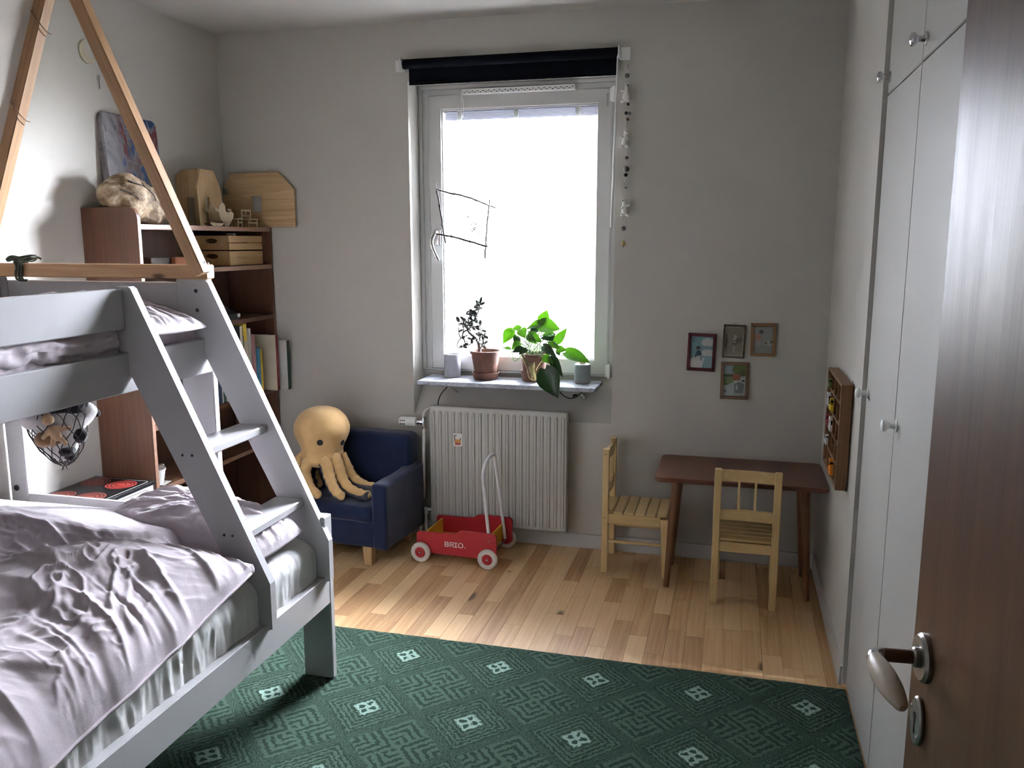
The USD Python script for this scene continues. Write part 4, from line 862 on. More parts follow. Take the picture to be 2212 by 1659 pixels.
hb = [(.160, -.109, .060), (.150, -.108, .15), (.137, -.105, .26), (.125, -.100, .36), (.1185, -.094, .43), (.120, -.078, .472), (.1255, -.048, .498), (.129, -.0, .507)]
wg.part('handle', tube(spline(hb + [(x, -y, z) for x, y, z in hb[-2::-1]], 90), .0082, 16), 'tube_white', smooth=True)
for y, s in ((-.1315, -1), (.1095, -1)): wg.part('bolt', ell((.156 if y < 0 else .150, y, .127 if y < 0 else .117), (.004, .002, .004), 2), 'steel_bright')
wg.part('bolt', ell((.178, -.1312, .124), (.003, .001, .003), 2), 'bolt_dark')
lt = meshkit.text_mesh('BRIO', .0235, .0008, True); bx = lt.bounds; sx_ = .094 / (bx[1][0] - bx[0][0])
lt.vertices[:, 0] = (lt.vertices[:, 0] - bx[0][0]) * sx_ - .062
v = lt.vertices.copy(); lt.vertices = np.stack([v[:, 0], -.1312 - v[:, 2] * 1.0, v[:, 1] + .0825], 1)
wg.part('lettering', lt, 'letter_white', parent=pn, label='white brand lettering', smooth=False)
rg = trimesh.creation.annulus(.0022, .003, .0008, 20).apply_transform(trimesh.transformations.rotation_matrix(PI / 2, [1, 0, 0])).apply_translation((.040, -.1314, .0855))
rt_ = meshkit.text_mesh('R', .0026, .0008); v = rt_.vertices.copy(); v[:, :2] -= rt_.bounds.mean(0)[:2]; rt_.vertices = np.stack([v[:, 0] + .040, -.1312 - v[:, 2], v[:, 1] + .0855], 1)
wg.part('lettering', cat(rg, rt_), 'letter_white', parent=pn, label='small registered mark', smooth=False)
# ---------------------------------------------------------------- bookcase and what stands on it
bc = Thing('bookcase', 'dark brown wooden bookcase against the left wall in the corner', 'bookcase', (-2.44, 3.44, 0))
XB, XFs = -2.573, -2.310
rc = sg.box(XB, 0, XFs, 1.632).difference(sg.box(XFs - .04, 1.592, XFs + .01, 1.7)).union(sg.Point(XFs - .04, 1.592).buffer(.04, 12)).buffer(0)
p = bc.part('side_panel', prism(rc, 'y', 2.930, 2.949), 'bookcase_teak', smooth=40)
bc.part('edge_strip', box(XFs, XFs + .0016, 2.9305, 2.9485, 0, 1.592, 0), 'edge_band', parent=p)
bc.part('side_panel', box(XB, XFs, 3.930, 3.949, 0, 1.566), 'bookcase_teak', smooth=False)
bc.part('back_panel', box(XB, XB + .005, 2.949, 3.930, .08, 1.55, 0), 'bookcase_teak', smooth=False)
SH = [.085, .470, .738, 1.124, 1.380, 1.566]
for z in SH:
    q = bc.part('shelf', box(XB + .005, XFs - .001, 2.949, 3.930, z - .021, z, .001), 'bookcase_shelf', smooth=False)
    bc.part('edge_strip', box(XFs - .001, XFs + .0008, 2.949, 3.930, z - .0205, z - .0005, 0), 'edge_band' if z > 1.3 or z < .6 else 'bookcase_shelf', parent=q)
# painted padded slab behind the driftwood
def painting():
    g = G(); o = g.obj(); x, y, z = g.xyz(o)
    n = g.noise(g.mapped(o, (1, 1.4, .7)), 6, 4, .6, 1.6); m = g.noise(g.mapped(o, (1, 2.0, .9), loc=(3, 1, 2)), 6.5, 3, .6, 1.8)
    k = g.noise(g.mapped(o, (1, 1, .6), loc=(7, 7, 7)), 34, 3)
    c = g.ramp(n, [(.2, (.05, .05, .06)), (.42, (.17, .165, .18)), (.55, (.27, .26, .27)), (.8, (.14, .13, .15))])
    inner = g.step(y, -.10, -.05) 
    c = g.mix(g.step(m, .50, .56) * inner, c, (.025, .07, .19))
    c = g.mix(g.step(m, .48, .43) * inner * g.step(z, .18, .33), c, (.14, .025, .035))
    c = g.mix(g.step(k, .62, .70) * .6, c, (.03, .03, .04))
    finish('painted_slab', g, g.bsdf(base_color=c, roughness=.7, normal=g.bump(n + k * .3, .3, .003)))
painting()
sl_ = sg.box(3.065, 1.567, 3.42, 2.028).buffer(-.03).buffer(.03, 8)
single('painted_board', turn(place(tm(slab(affinity.translate(sl_, -3.24, -1.567), 'z', 0, .032, .006)), 'x', 0), (0, -4, 0), (-2.558, 3.24, 1.568)), 'painted_slab', 'grey rounded board painted with blue and dark red, leaning on the wall above the bookcase', 'painting')
# driftwood lump
def burl():
    g = G(); o = g.obj(); n = g.noise(o, 11, 5, .6, .8); f = g.noise(o, 70, 4, .7)
    x, y, z = g.xyz(o)
    t = n + (f - .5) * .35
    c = g.ramp(t, [(.30, (.045, .026, .013)), (.45, (.17, .11, .06)), (.58, (.34, .25, .155)), (.72, (.58, .50, .38))])
    finish('driftwood', g, g.bsdf(base_color=c, roughness=.7, normal=g.bump(f, .5, .004)))
burl()
dw = Thing('driftwood', 'large knobbly lump of driftwood on top of the bookcase', 'driftwood', (-2.44, 3.07, 1.567))
m = blob([[((-2.44, 3.035, 1.672), .098), ((-2.43, 3.15, 1.645), .080)], [((-2.45, 2.965, 1.685), .055), ((-2.44, 3.035, 1.672), .098)], [((-2.44, 3.02, 1.70), .075), ((-2.44, 3.05, 1.715), .062)], [((-2.43, 3.16, 1.635), .066), ((-2.41, 3.205, 1.622), .052)], [((-2.42, 3.07, 1.62), .05), ((-2.39, 3.13, 1.60), .035)]], .012, 12)
v = m.vertices; v += m.vertex_normals * ((fbm(v * 13, 4, 81) - .5) * .024 + (fbm(v * 50, 3, 82) - .5) * .008)[:, None]; v[:, 2] = np.maximum(v[:, 2], 1.5675)
dwb = dw.part('lump', m, 'driftwood', smooth=True)
def on(y, z): # a point on the lump's visible front
    d = np.hypot(v[:, 1] - y, v[:, 2] - z) - v[:, 0] * .35; return v[np.argmin(d + (v[:, 0] < -2.42) * .2)] + [.003, 0, 0]
for pts in ([(2.985, 1.745), (3.03, 1.73), (3.065, 1.715), (3.09, 1.69), (3.098, 1.665)], [(3.045, 1.72), (3.065, 1.735), (3.09, 1.738)], [(2.95, 1.70), (2.975, 1.69), (3.0, 1.665)]):
    dw.part('dark_root', tube(spline([on(*q) for q in pts], 16), np.linspace(.0032, .0016, 16), 7), 'bolt_dark', parent=dwb)
dw.part('curved_root', tube(spline([(-2.46, 3.03, 1.765), (-2.445, 3.07, 1.768), (-2.43, 3.11, 1.745), (-2.43, 3.14, 1.735)], 20), np.linspace(.004, .013, 20), 10), 'steel_worn' if False else 'driftwood', parent=dwb)
# folding dollhouse
dh = Thing('dollhouse', 'folding plywood dollhouse of gabled panels on top of the bookcase', 'dollhouse', (-2.4, 3.75, 1.567))
gab = sg.Polygon([(3.535, 1.567), (3.525, 1.745), (3.555, 1.832), (3.665, 1.830), (3.715, 1.745), (3.735, 1.567)]).difference(sg.box(3.592, 1.583, 3.618, 1.705))
dh.part('gable_panel', prism(gab, 'x', -2.452, -2.440), 'pine_panel_z', smooth=False)
dh.part('side_panel', prism(sg.Polygon([(-2.568, 1.567), (-2.568, 1.80), (-2.53, 1.828), (-2.455, 1.832), (-2.4525, 1.567)]).difference(sg.box(-2.515, 1.58, -2.475, 1.70)), 'y', 3.548, 3.560), 'pine_panel_z', smooth=False)
dh.part('knot', lathe([(0, 0), (.011, 0), (.013, .002), (0, .003)], 18, (-2.512, 3.5445, 1.795), 'y'), 'crate_pine')
big = sg.Polygon([(-2.568, 1.568), (-2.568, 1.772), (-2.515, 1.840), (-2.249, 1.842), (-2.165, 1.758), (-2.165, 1.568)]).difference(sg.box(-2.407, 1.645, -2.350, 1.724).buffer(-.004).buffer(.004))
dh.part('gable_panel', prism(big, 'y', 3.930, 3.942), 'pine_panel_x', smooth=False)
dh.part('hinge', cat(box(-2.560, -2.540, 3.927, 3.930, 1.735, 1.765, .0005), tube([(-2.562, 3.926, 1.733), (-2.562, 3.926, 1.767)], .003, 8)), 'steel_worn')
plain('ply_pale', (.62, .50, .33), .6, var=.08, vscale=25)
pr = Thing('doll_pram', 'pale plywood doll pram in front of the dollhouse', 'toy', (-2.39, 3.63, 1.567))
sil = sg.Polygon(spline([(3.548, 1.646), (3.560, 1.652), (3.577, 1.646), (3.590, 1.668), (3.612, 1.677), (3.630, 1.668), (3.636, 1.640), (3.660, 1.634), (3.690, 1.637), (3.700, 1.628), (3.692, 1.606), (3.668, 1.590), (3.612, 1.590), (3.590, 1.602), (3.575, 1.634), (3.556, 1.638), (3.548, 1.646)], 90)).buffer(0)
for x in (-2.425, -2.372): pr.part('side', prism(sil, 'x', x, x + .005), 'ply_pale', smooth=False)
pr.part('tray', box(-2.42, -2.372, 3.608, 3.672, 1.590, 1.595), 'ply_pale')
pr.part('rocker', prism(sg.Point(3.655, 1.605).buffer(.037, 20).difference(sg.box(3.6, 1.597, 3.72, 1.70)), 'x', -2.420, -2.377), 'ply_pale')
bt_ = Thing('toy_boat', 'small pale wooden toy boat on the front edge of the bookcase top', 'toy', (-2.345, 3.50, 1.567))
bt_.part('hull', prism(sg.Polygon([(3.448, 1.582), (3.56, 1.580), (3.545, 1.570), (3.520, 1.567), (3.475, 1.567), (3.458, 1.572)]), 'x', -2.362, -2.330), 'ply_pale')
def doll_chair(label, y, x=-2.37, rz=0):
    t = Thing('doll_chair', label, 'toy chair', (x, y, 1.567), rz, 'doll\'s chairs on the bookcase', world=False)
    for sx in (-1, 1):
        t.part('leg', box(sx * .026 - .003, sx * .026 + .003, -.028, -.022, 0, .086, .001), 'ply_pale'); t.part('leg', box(sx * .026 - .003, sx * .026 + .003, .022, .028, 0, .036, .001), 'ply_pale')
    t.part('seat', box(-.03, .03, -.03, .03, .036, .041, .001), 'ply_pale')
    for z in (.018,): t.part('rail', box(-.026, .026, .023, .027, z, z + .007, .001), 'ply_pale')
    for z in (.052, .078): t.part('back_rail', box(-.026, .026, -.027, -.023, z, z + .009, .001), 'ply_pale')
    t.part('back_slat', box(-.004, .004, -.027, -.023, .058, .08, .0005), 'ply_pale')
doll_chair('tiny wooden doll\'s chair beside the pram', 3.735, -2.385, -75); doll_chair('tiny wooden doll\'s chair in front of the dollhouse window', 3.850, -2.375, -110)
# crates, block, box, booklets
def crate(label, z0, z1, boards, y0=3.625, y1=3.922, x0=-2.545, x1=-2.352):
    t = Thing('wooden_crate', label, 'crate', ((x0 + x1) / 2, (y0 + y1) / 2, z0))
    h = (z1 - z0) / boards
    for k in range(boards):
        a, b = z0 + k * h + .001, z0 + (k + 1) * h - .002
        t.part('board', box(x1 - .009, x1, y0 + .001, y1, a, b, .0015), 'crate_pine', smooth=False); t.part('board', box(x0, x0 + .009, y0 + .001, y1, a, b, .0015), 'crate_pine', smooth=False)
    hole = sg.box(x0 + .009, z0 + .001, x1 - .009, z1 - .002).difference(affinity.scale(sg.Point((x0 + x1) / 2 - .0, z0 + h * boards * .62).buffer(1, 12), .032, .012))
    for y in (y0, y1 - .009): t.part('end_board', prism(hole, 'y', y, y + .009), 'crate_pine', smooth=False)
    t.part('bottom', box(x0 + .009, x1 - .009, y0 + .009, y1 - .009, z0 + .002, z0 + .008, 0), 'crate_pine', smooth=False)
crate('lower of the two stacked pine crates on the upper bookcase shelf', 1.381, 1.452, 1); crate('upper of the two stacked pine crates on the upper bookcase shelf', 1.455, 1.526, 2)
plain('paper_white', (.62, .62, .60), .7)
single('folded_paper', turn(box(-.02, .02, -.022, .022, 0, .011, .004), (0, 0, 20), (-2.40, 3.72, 1.5262)), 'paper_white', 'small folded white paper on top of the stacked crates', 'paper')
plain('block_orange', (.62, .24, .12), .6, var=.08, vscale=30); plain('box_brown', (.05, .028, .02), .5); plain('booklet_yellow', (.50, .46, .22), .6)
single('wooden_block', box(-2.47, -2.41, 3.292, 3.372, 1.3805, 1.428, .003), 'block_orange', 'orange block on the upper bookcase shelf', 'block')
single('box', box(-2.50, -2.43, 3.150, 3.286, 1.3805, 1.428, .003), 'box_brown', 'dark brown box beside the orange block', 'box')
for k in range(4):
    single('booklet', turn(box(-.045, .045, -.045, .045, 0, .0055, .0005), (0, 0, -4 + 5 * k), (-2.40 + .004 * k, 3.05 - .004 * k, 1.3805 + .006 * k)), 'booklet_yellow', 'thin yellow booklet in the small pile on the upper bookcase shelf', 'booklet', 'yellow booklets on the bookcase shelf')
# rotary telephone
ph = Thing('telephone', 'old black rotary telephone on the bookcase shelf above the books', 'telephone', (-2.42, 3.57, 1.125))
ph.part('body', slab([(-2.52, 1.125), (-2.33, 1.125), (-2.335, 1.150), (-2.43, 1.205), (-2.475, 1.212), (-2.515, 1.19)], 'y', 3.485, 3.655, .010), 'black_plastic', smooth=40)
fa = np.degrees(np.arctan2(.055, .095))
dl = turn(cat(lathe([(0, 0), (.043, 0), (.043, .006), (.037, .009), (.0, .009)], 36)), (0, fa, 0), (-2.384, 3.57, 1.179))
d_ = ph.part('dial', dl, 'black_plastic')
ph.part('finger_hole', cat(*[turn(lathe([(0, 0), (.0058, 0), (.005, .001), (0, .001)], 12, (.029 * math.cos(a), .029 * math.sin(a), .0088)), (0, fa, 0), (-2.384, 3.57, 1.179)) for a in np.linspace(.6, 5.4, 10)]), 'steel_worn', parent=d_)
ph.part('dial_centre', turn(lathe([(0, .008), (.016, .008), (.015, .011), (0, .011)], 20), (0, fa, 0), (-2.384, 3.57, 1.179)), 'steel_worn', parent=d_)
ph.part('number_card', box(-2.3345, -2.331, 3.632, 3.654, 1.133, 1.150, .0005), 'paper_white')
ph.part('handset', tube(spline([(-2.485, 3.465, 1.222), (-2.485, 3.485, 1.242), (-2.485, 3.57, 1.252), (-2.485, 3.655, 1.242), (-2.485, 3.675, 1.222)], 30), .0125 + .008 * np.abs(np.linspace(-1, 1, 30)) ** 6, 14), 'black_plastic', smooth=True)
ph.part('cradle', cat(box(-2.495, -2.475, 3.52, 3.535, 1.205, 1.236), box(-2.495, -2.475, 3.605, 3.62, 1.205, 1.236)), 'black_plastic')
# books
BC = dict(navy=(.02, .035, .07), cream=(.50, .45, .34), red=(.26, .025, .03), green=(.02, .06, .045), yellow=(.62, .42, .05), grey=(.28, .28, .27), blue=(.05, .20, .30), white=(.55, .54, .50), brown=(.14, .08, .05), black=(.015, .016, .02), teal=(.04, .22, .26), pink=(.42, .20, .20), tan=(.34, .26, .16), slate=(.10, .12, .14), orange=(.45, .16, .05))
for n_k, c_k in BC.items(): plain('book_' + n_k, c_k, .5, var=.06, vscale=20)
plain('book_pages', (.58, .54, .44), .85, bump=.4, bscale=700)
def book(y, th, h, depth, xf, cover, label, tilt=0, z0=.7385, spine=None):
    t = Thing('book', label, 'book', (xf - depth / 2, y + th / 2, z0), group=None)
    R = (lambda m: tm(m).apply_translation((0, -y, -z0)).apply_transform(trimesh.transformations.rotation_matrix(math.radians(-tilt), [1, 0, 0])).apply_translation((0, y, z0))) if tilt else tm
    c = 'book_' + cover; x0 = xf - depth
    t.part('cover', R(box(x0, xf - .002, y, y + .0022, z0, z0 + h, .0005)), c, smooth=False); t.part('cover', R(box(x0, xf - .002, y + th - .0022, y + th, z0, z0 + h, .0005)), c, smooth=False)
    t.part('spine', R(box(xf - .003, xf, y, y + th, z0, z0 + h, .001)), 'book_' + (spine or cover), smooth=False)
    t.part('pages', R(box(x0 + .003, xf - .003, y + .0022, y + th - .0022, z0 + .003, z0 + h - .003, 0)), 'book_pages', smooth=False)
    return t
rowb = [('slate', .016, .24, .17), ('white', .012, .26, .19), ('blue', .020, .25, .18), ('brown', .028, .22, .15), ('teal', .010, .30, .21), ('tan', .024, .21, .15), ('pink', .012, .27, .19), ('grey', .018, .24, .17), ('orange', .014, .23, .17), ('navy', .022, .26, .18), ('white', .010, .29, .20),
        ('green', .018, .22, .16), ('cream', .022, .25, .18), ('blue', .014, .27, .19), ('red', .018, .21, .15), ('slate', .014, .28, .20)]
y = 3.17
for k, (c, th, h, dp) in enumerate(rowb):
    th *= 1.55
    book(y, th, h, dp, -2.322 - .004 * (k % 3), c, ['slim slate book', 'slim white book', 'mid blue book', 'thick brown book', 'tall thin teal book', 'thick tan book', 'thin pink book', 'grey book', 'orange book', 'navy book', 'thin tall white book', 'green book', 'cream book', 'tall blue book', 'short red book', 'tall slate book'][k] + ' in the half-hidden near end of the book row')
    y += th + .0012
ye = y
book(ye + .004, .020, .352, .235, -2.312, 'black', 'tall black picture book with cream edge in the book row', spine='cream'); ye += .028
book(ye, .016, .300, .20, -2.318, 'brown', 'brown paper-covered book in the book row'); ye += .018
book(ye, .012, .275, .20, -2.300, 'cream', 'slim cream book in the book row behind the ladder'); ye += .014
book(ye, .030, .358, .235, -2.330, 'yellow', 'tall yellow book standing highest in the book row'); ye += .032
book(ye, .020, .332, .22, -2.322, 'white', 'tall white book next to the yellow book'); ye += .022
book(ye, .020, .300, .20, -2.312, 'pink', 'dull pink book in the book row'); ye += .022
book(ye, .012, .230, .20, -2.296, 'blue', 'bright blue slim book in front of the cream one'); ye += .014
book(ye, .006, .222, .20, -2.290, 'yellow', 'very thin yellow booklet standing in the book row'); ye += .008
ye = max(ye, 3.838)
book(ye, .021, .286, .245, -2.252, 'cream', 'cream book with a dark red spine sticking out of the bookcase', spine='red'); ye += .023
book(ye, .018, .250, .225, -2.262, 'grey', 'grey book near the end of the row, sticking out'); ye += .020
book(ye, .026, .255, .255, -2.215, 'white', 'last book of the row with a dark green spine sticking out furthest', spine='green')
# lower shelf
plain('enamel_white', (.62, .62, .60), .4)
single('pot', lathe([(0, 0), (.030, 0), (.042, .062), (.044, .066), (.040, .066), (.038, .06), (.028, .006), (0, .006)], 32, (-2.37, 3.005, .4705)), 'enamel_white', 'small white cup on the low bookcase shelf', 'cup', smooth=40)
single('shaker', lathe([(0, 0), (.015, 0), (.015, .058), (.012, .064), (.0, .066)], 24, (-2.40, 3.085, .4705)), 'steel_bright', 'small silver shaker on the low bookcase shelf', 'shaker', smooth=40)
pan = Thing('toy_saucepan', 'dark toy saucepan behind the white cup on the low shelf', 'saucepan', (-2.48, 3.06, .4705))
pan.part('bowl', lathe([(0, 0), (.055, 0), (.058, .06), (.062, .062), (.055, .062), (.052, .006), (0, .006)], 32, (-2.49, 3.06, .4705)), 'black_plastic', smooth=40)
pan.part('rim', trimesh.creation.torus(.0595, .0025, 40, 8).apply_translation((-2.49, 3.06, .533)), 'steel_bright'); pan.part('handle', box(-2.43, -2.36, 3.052, 3.068, .517, .526, .002), 'steel_worn')
pc = Thing('card', 'white card with dark marks lying on the low bookcase shelf', 'card', (-2.34, 3.02, .4705))
pc.part('sheet', turn(box(-.022, .022, -.035, .035, 0, .0016, 0), (0, 0, 12), (-2.345, 3.015, .4707)), 'paper_white'); pc.part('print', turn(cat(box(-.012, -.007, -.024, -.004, .0016, .0020, 0), box(.0, .005, .004, .024, .0016, .0020, 0)), (0, 0, 12), (-2.345, 3.015, .4707)), 'ink_dark')
plain('bowl_teal', (.015, .11, .10), .35)
tb_ = Thing('toy_basket', 'teal round bag with a grey patch on the bottom shelf', 'bag', (-2.42, 3.10, .0855))
tb_.part('bag', tm(ell((-2.43, 3.12, .245), (.12, .13, .158), 4)), 'bowl_teal', smooth=True); tb_.part('patch', tm(ell((-2.41, 3.115, .235), (.11, .112, .12), 4)), 'concrete_grey', smooth=True)
plain('toy_coral', (.55, .12, .08), .5)
single('toy_cup', lathe([(0, 0), (.02, 0), (.026, .05), (.022, .05), (.017, .004), (0, .004)], 24, (-2.345, 2.985, .7385)), 'toy_coral', 'small coral cup at the near end of the book shelf', 'cup', smooth=40)

# ---------------------------------------------------------------- toy stove
sv = Thing('toy_stove', 'white toy stove with a black hob and red cooking rings beside the bookcase', 'toy stove', (-2.42, 2.69, 0))
plain('stove_white', (.74, .76, .78), .35); plain('hob_black', (.010, .010, .011), .22); plain('ring_red', (.28, .028, .022), .45); plain('ring_dim', (.15, .03, .022), .5); plain('line_white', (.5, .5, .48), .5)
x0, x1, y0, y1, zt = -2.572, -2.288, 2.505, 2.884, .524
sv.part('body', box(x0, x1, y0, y1, .0, zt - .016), 'stove_white'); hob = sv.part('hob', box(x0, x1 + .008, y0 - .003, y1 + .003, zt - .016, zt, .003), 'hob_black')
def rnd_ring(cx, cy, w, h, r, t, z0, z1):
    a = sg.box(cx - w / 2, cy - h / 2, cx + w / 2, cy + h / 2).buffer(-r).buffer(r, 6); return prism(a.difference(a.buffer(-t)), 'z', z0, z1)
sv.part('border_line', rnd_ring((x0 + x1) / 2, (y0 + y1) / 2, .27, .352, .015, .0022, zt, zt + .0004), 'line_white', parent=hob)
for cx, cy, r, mt in ((-2.375, 2.800, .060, 'ring_red'), (-2.500, 2.805, .056, 'ring_dim'), (-2.375, 2.625, .060, 'ring_dim'), (-2.500, 2.62, .052, 'ring_dim')):
    sv.part('cooking_ring', cat(*[prism(sg.Point(cx, cy).buffer(ro, 28).difference(sg.Point(cx, cy).buffer(ri, 28)), 'z', zt, zt + .0005) for ro, ri in ((r, r * .87), (r * .80, r * .66), (r * .60, r * .36), (r * .30, .001))]), mt, parent=hob)
pn_ = sv.part('control_panel', slab(sg.box(2.512, .418, 2.862, .506).buffer(-.022).buffer(.022, 8), 'x', x1, x1 + .004, .001), 'stove_white')
oo = sg.box(2.530, .432, 2.852, .500).buffer(-.03).buffer(.03, 10); sv.part('panel_outline', prism(oo.difference(oo.buffer(-.0025)), 'x', x1 + .004, x1 + .0046), 'bolt_dark', parent=pn_)
for k in range(4):
    yk = 2.822 - k * .074
    sv.part('knob', lathe([(0, 0), (.0165, 0), (.0155, .013), (.013, .016), (0, .016)], 24, (x1 + .004, yk, .460), 'x'), 'black_plastic', parent=pn_)
    sv.part('print', cat(*[box(x1 + .004, x1 + .0046, yk - .010 + j * .006, yk - .007 + j * .006, .484, .492, 0) for j in range(4)], box(x1 + .004, x1 + .0046, yk + .030, yk + .032, .445, .475, 0)), 'bolt_dark', parent=pn_)
dr = sv.part('oven_door', box(x1, x1 + .012, 2.52, 2.87, .06, .395, .003), 'stove_white'); sv.part('oven_window', box(x1 + .012, x1 + .0135, 2.57, 2.82, .13, .32, 0), 'hob_black', parent=dr); sv.part('handle', tube([(x1 + .012, 2.56, .365), (x1 + .03, 2.56, .365), (x1 + .03, 2.83, .365), (x1 + .012, 2.83, .365)], .006, 10), 'steel_bright', parent=dr)

# ---------------------------------------------------------------- net with soft toys under the upper berth
def net_r(t): # half-width and centre of the bag, t = 0 at the tip, 1 at the top
    return np.interp(t, [0, .05, .2, .4, .6, .8, 1], [.012, .035, .066, .088, .098, .106, .112])
NX, NY, NZ0, NZ1 = -2.040, 2.15, .800, 1.062
def net_pt(a, t):
    r = net_r(t); cx = NX + np.interp(t, [0, .3, 1], [.012, .002, -.018])
    return np.stack([cx + r * np.cos(a), NY + r * .85 * np.sin(a), NZ0 + (NZ1 - NZ0) * t], -1)
nb = Thing('net_bag', 'dark string net full of soft toys hanging under the upper berth', 'net', (NX, NY, NZ0))
cords = []
for k in range(14):
    for s in (-1, 1):
        t_ = np.linspace(0, 1, 26); cords.append(tube(net_pt(k * 2 * PI / 14 + s * t_ * 1.9 + .05 * np.sin(t_ * 20 + k), t_), .0015, 5))
plain('net_cord', (.035, .028, .025), .85, bump=.5, bscale=400)
nb.part('mesh', cat(*cords), 'net_cord', smooth=True); nb.part('rim_cord', tube(net_pt(np.linspace(0, 2 * PI, 40), np.full(40, .99)), .0035, 6), 'net_cord', smooth=True)
nb.part('tassel', cat(*[tube(spline([(NX + .012, NY, .803), (NX + .012 + .006 * math.cos(a), NY + .006 * math.sin(a), .795), (NX + .012 + .01 * math.cos(a), NY + .01 * math.sin(a), .785)], 8), .002, 5) for a in (0, 1.5, 3, 4.5)]), 'net_cord')
cloth('plush_white', (.66, .64, .61), .06, weave=350, rough=.95, sheen=.5, bump=1.0); cloth('plush_black', (.016, .015, .016), .3, weave=350, rough=.95, bump=.8); cloth('plush_brown', (.26, .15, .075), .2, weave=350, rough=.95, sheen=.4, bump=.9); cloth('bead_tan', (.45, .30, .17), .12, weave=200)
def lumpy(m, seed, amp=.008):
    m.vertices += m.vertex_normals * ((fbm(m.vertices * 30, 3, seed) - .5) * amp)[:, None]; return m
def ns(dx, dz, out=0.0):  # a point in the net: dx to the right, dz above the tip, out towards the room
    return (NX + dx * .727 + out * .687, NY + dx * .687 - out * .727, NZ0 + dz)
t1 = Thing('soft_toy', 'white and black spotted plush animal filling the bottom of the net', 'soft toy', (NX, NY, .82))
b1 = t1.part('body', lumpy(blob([[(ns(.004, .075), .056), (ns(.0, .135), .074)], [(ns(.045, .145, .015), .044), (ns(.085, .165, .01), .030)], [(ns(.006, .035), .026), (ns(.002, .08), .055)]], .01, 8), 91), 'plush_white', smooth=True)
for c, r in ((ns(.058, .098, .040), (.024, .020, .024)), (ns(.018, .052, .040), (.026, .022, .018)), (ns(.028, .030, .024), (.018, .018, .014)), (ns(.112, .160, .012), (.011, .012, .014))): t1.part('spot', lumpy(ell(c, r, 3), 92, .018), 'plush_black', parent=b1, smooth=True)
t2 = Thing('soft_toy', 'white plush lying across the upper left side of the net', 'soft toy', (NX - .05, NY, .94)); t2.part('body', lumpy(blob([[(ns(-.065, .165, .02), .040), (ns(-.020, .150, .04), .034)], [(ns(-.085, .19, .0), .036), (ns(-.10, .215, -.01), .028)]], .01, 8), 93), 'plush_white', smooth=True)
t3 = Thing('soft_toy', 'small tan doll with round head and limbs in front inside the net', 'soft toy', (NX + .04, NY - .06, .91))
q_ = lambda dx, dz, out=0: ns(-.014 + dx, .128 + dz, .082 + out)
t3.part('body', blob([[(q_(0, 0), .018), (q_(.008, -.018), .015)], [(q_(.012, .006), .009), (q_(.044, .002, -.008), .007)], [(q_(-.010, .002), .008), (q_(-.028, -.018), .007)], [(q_(.014, -.022), .009), (q_(.03, -.042), .007)], [(q_(0, -.02), .009), (q_(-.006, -.045), .007)]], .005, 5), 'bead_tan', smooth=True)
t3.part('head', ell(q_(-.012, .036), (.0175, .0175, .0175), 3), 'bead_tan', smooth=True)
single('soft_toy', lumpy(blob([[(ns(-.045, .095, .045), .026), (ns(-.01, .10, .06), .022)]], .008, 6), 94), 'plush_brown', 'dark brown plush under the tan doll in the net', 'soft toy', smooth=True)
single('soft_toy', lumpy(blob([[(ns(.0, .205, .02), .048), (ns(.045, .195, .02), .040)]], .01, 6), 95), 'plush_black', 'black plush at the top of the net', 'soft toy', smooth=True)
# ---------------------------------------------------------------- window sill: pots, plants and vases
SZ = .8182
def pot_profile(r0, r1, h, rim=.016, t=.006):
    return [(0, 0), (r0 - .002, 0), (r0, .002), (r0 + (r1 - r0) * (h - rim) / h - .003, h - rim), (r1, h - rim + .001), (r1 + .001, h - .002), (r1 - .001, h), (r1 - t, h), (r1 - t - .003, h - rim), (r0 - t, t), (0, t)]
single('planter', lathe([(0, 0), (.039, 0), (.042, .003), (.042, .113), (.041, .117), (.037, .117), (.036, .113), (.036, .02), (0, .02)], 40, (-1.368, 4.026, SZ)), 'concrete_pale', 'empty pale grey concrete cup at the left end of the window sill', 'cup', smooth=40)
vs = Thing('vase', 'grey bottle-shaped concrete vase with a brass neck at the right end of the sill', 'vase', (-.697, 4.004, SZ))
vs.part('body', lathe([(0, 0), (.036, 0), (.0395, .003), (.040, .082), (.037, .091), (.030, .095), (0, .096)], 40, (-.697, 4.004, SZ)), 'concrete_grey', smooth=40); vs.part('neck', lathe([(0, .094), (.0155, .094), (.0155, .110), (.012, .111), (0, .111)], 28, (-.697, 4.004, SZ)), 'brass', smooth=40)
def pot(label, x, y, r0, r1, h, sr, shh):
    t = Thing('flower_pot', label, 'flower pot', (x, y, SZ))
    t.part('saucer', lathe([(0, 0), (sr * .82, 0), (sr * .86, .003), (sr * .97, shh - .006), (sr, shh - .004), (sr, shh), (sr - .006, shh), (sr * .84, .006), (0, .006)], 40, (x, y, SZ)), 'terracotta', smooth=40)
    t.part('pot', lathe(pot_profile(r0, r1, h), 44, (x, y, SZ + .0065)), 'terracotta', smooth=40)
    s = tm(lathe([(0, h - .022), (.03, h - .020), (r1 - .010, h - .026), (r1 - .012, h - .05), (0, h - .05)], 30, (x, y, SZ + .0065)).subdivide()); s.vertices += (fbm(s.vertices * 90, 3, 5) - .5)[:, None] * [0, 0, .012]
    t.part('soil', s, 'soil', smooth=True); return t
P1, P2 = (-1.186, 4.004), (-.939, 4.012)
pot('terracotta pot on a saucer holding the dark jade plant', *P1, .052, .077, .136, .069, .034)
pot('terracotta pot in a deep saucer holding the green trailing plant', *P2, .050, .069, .130, .067, .052)
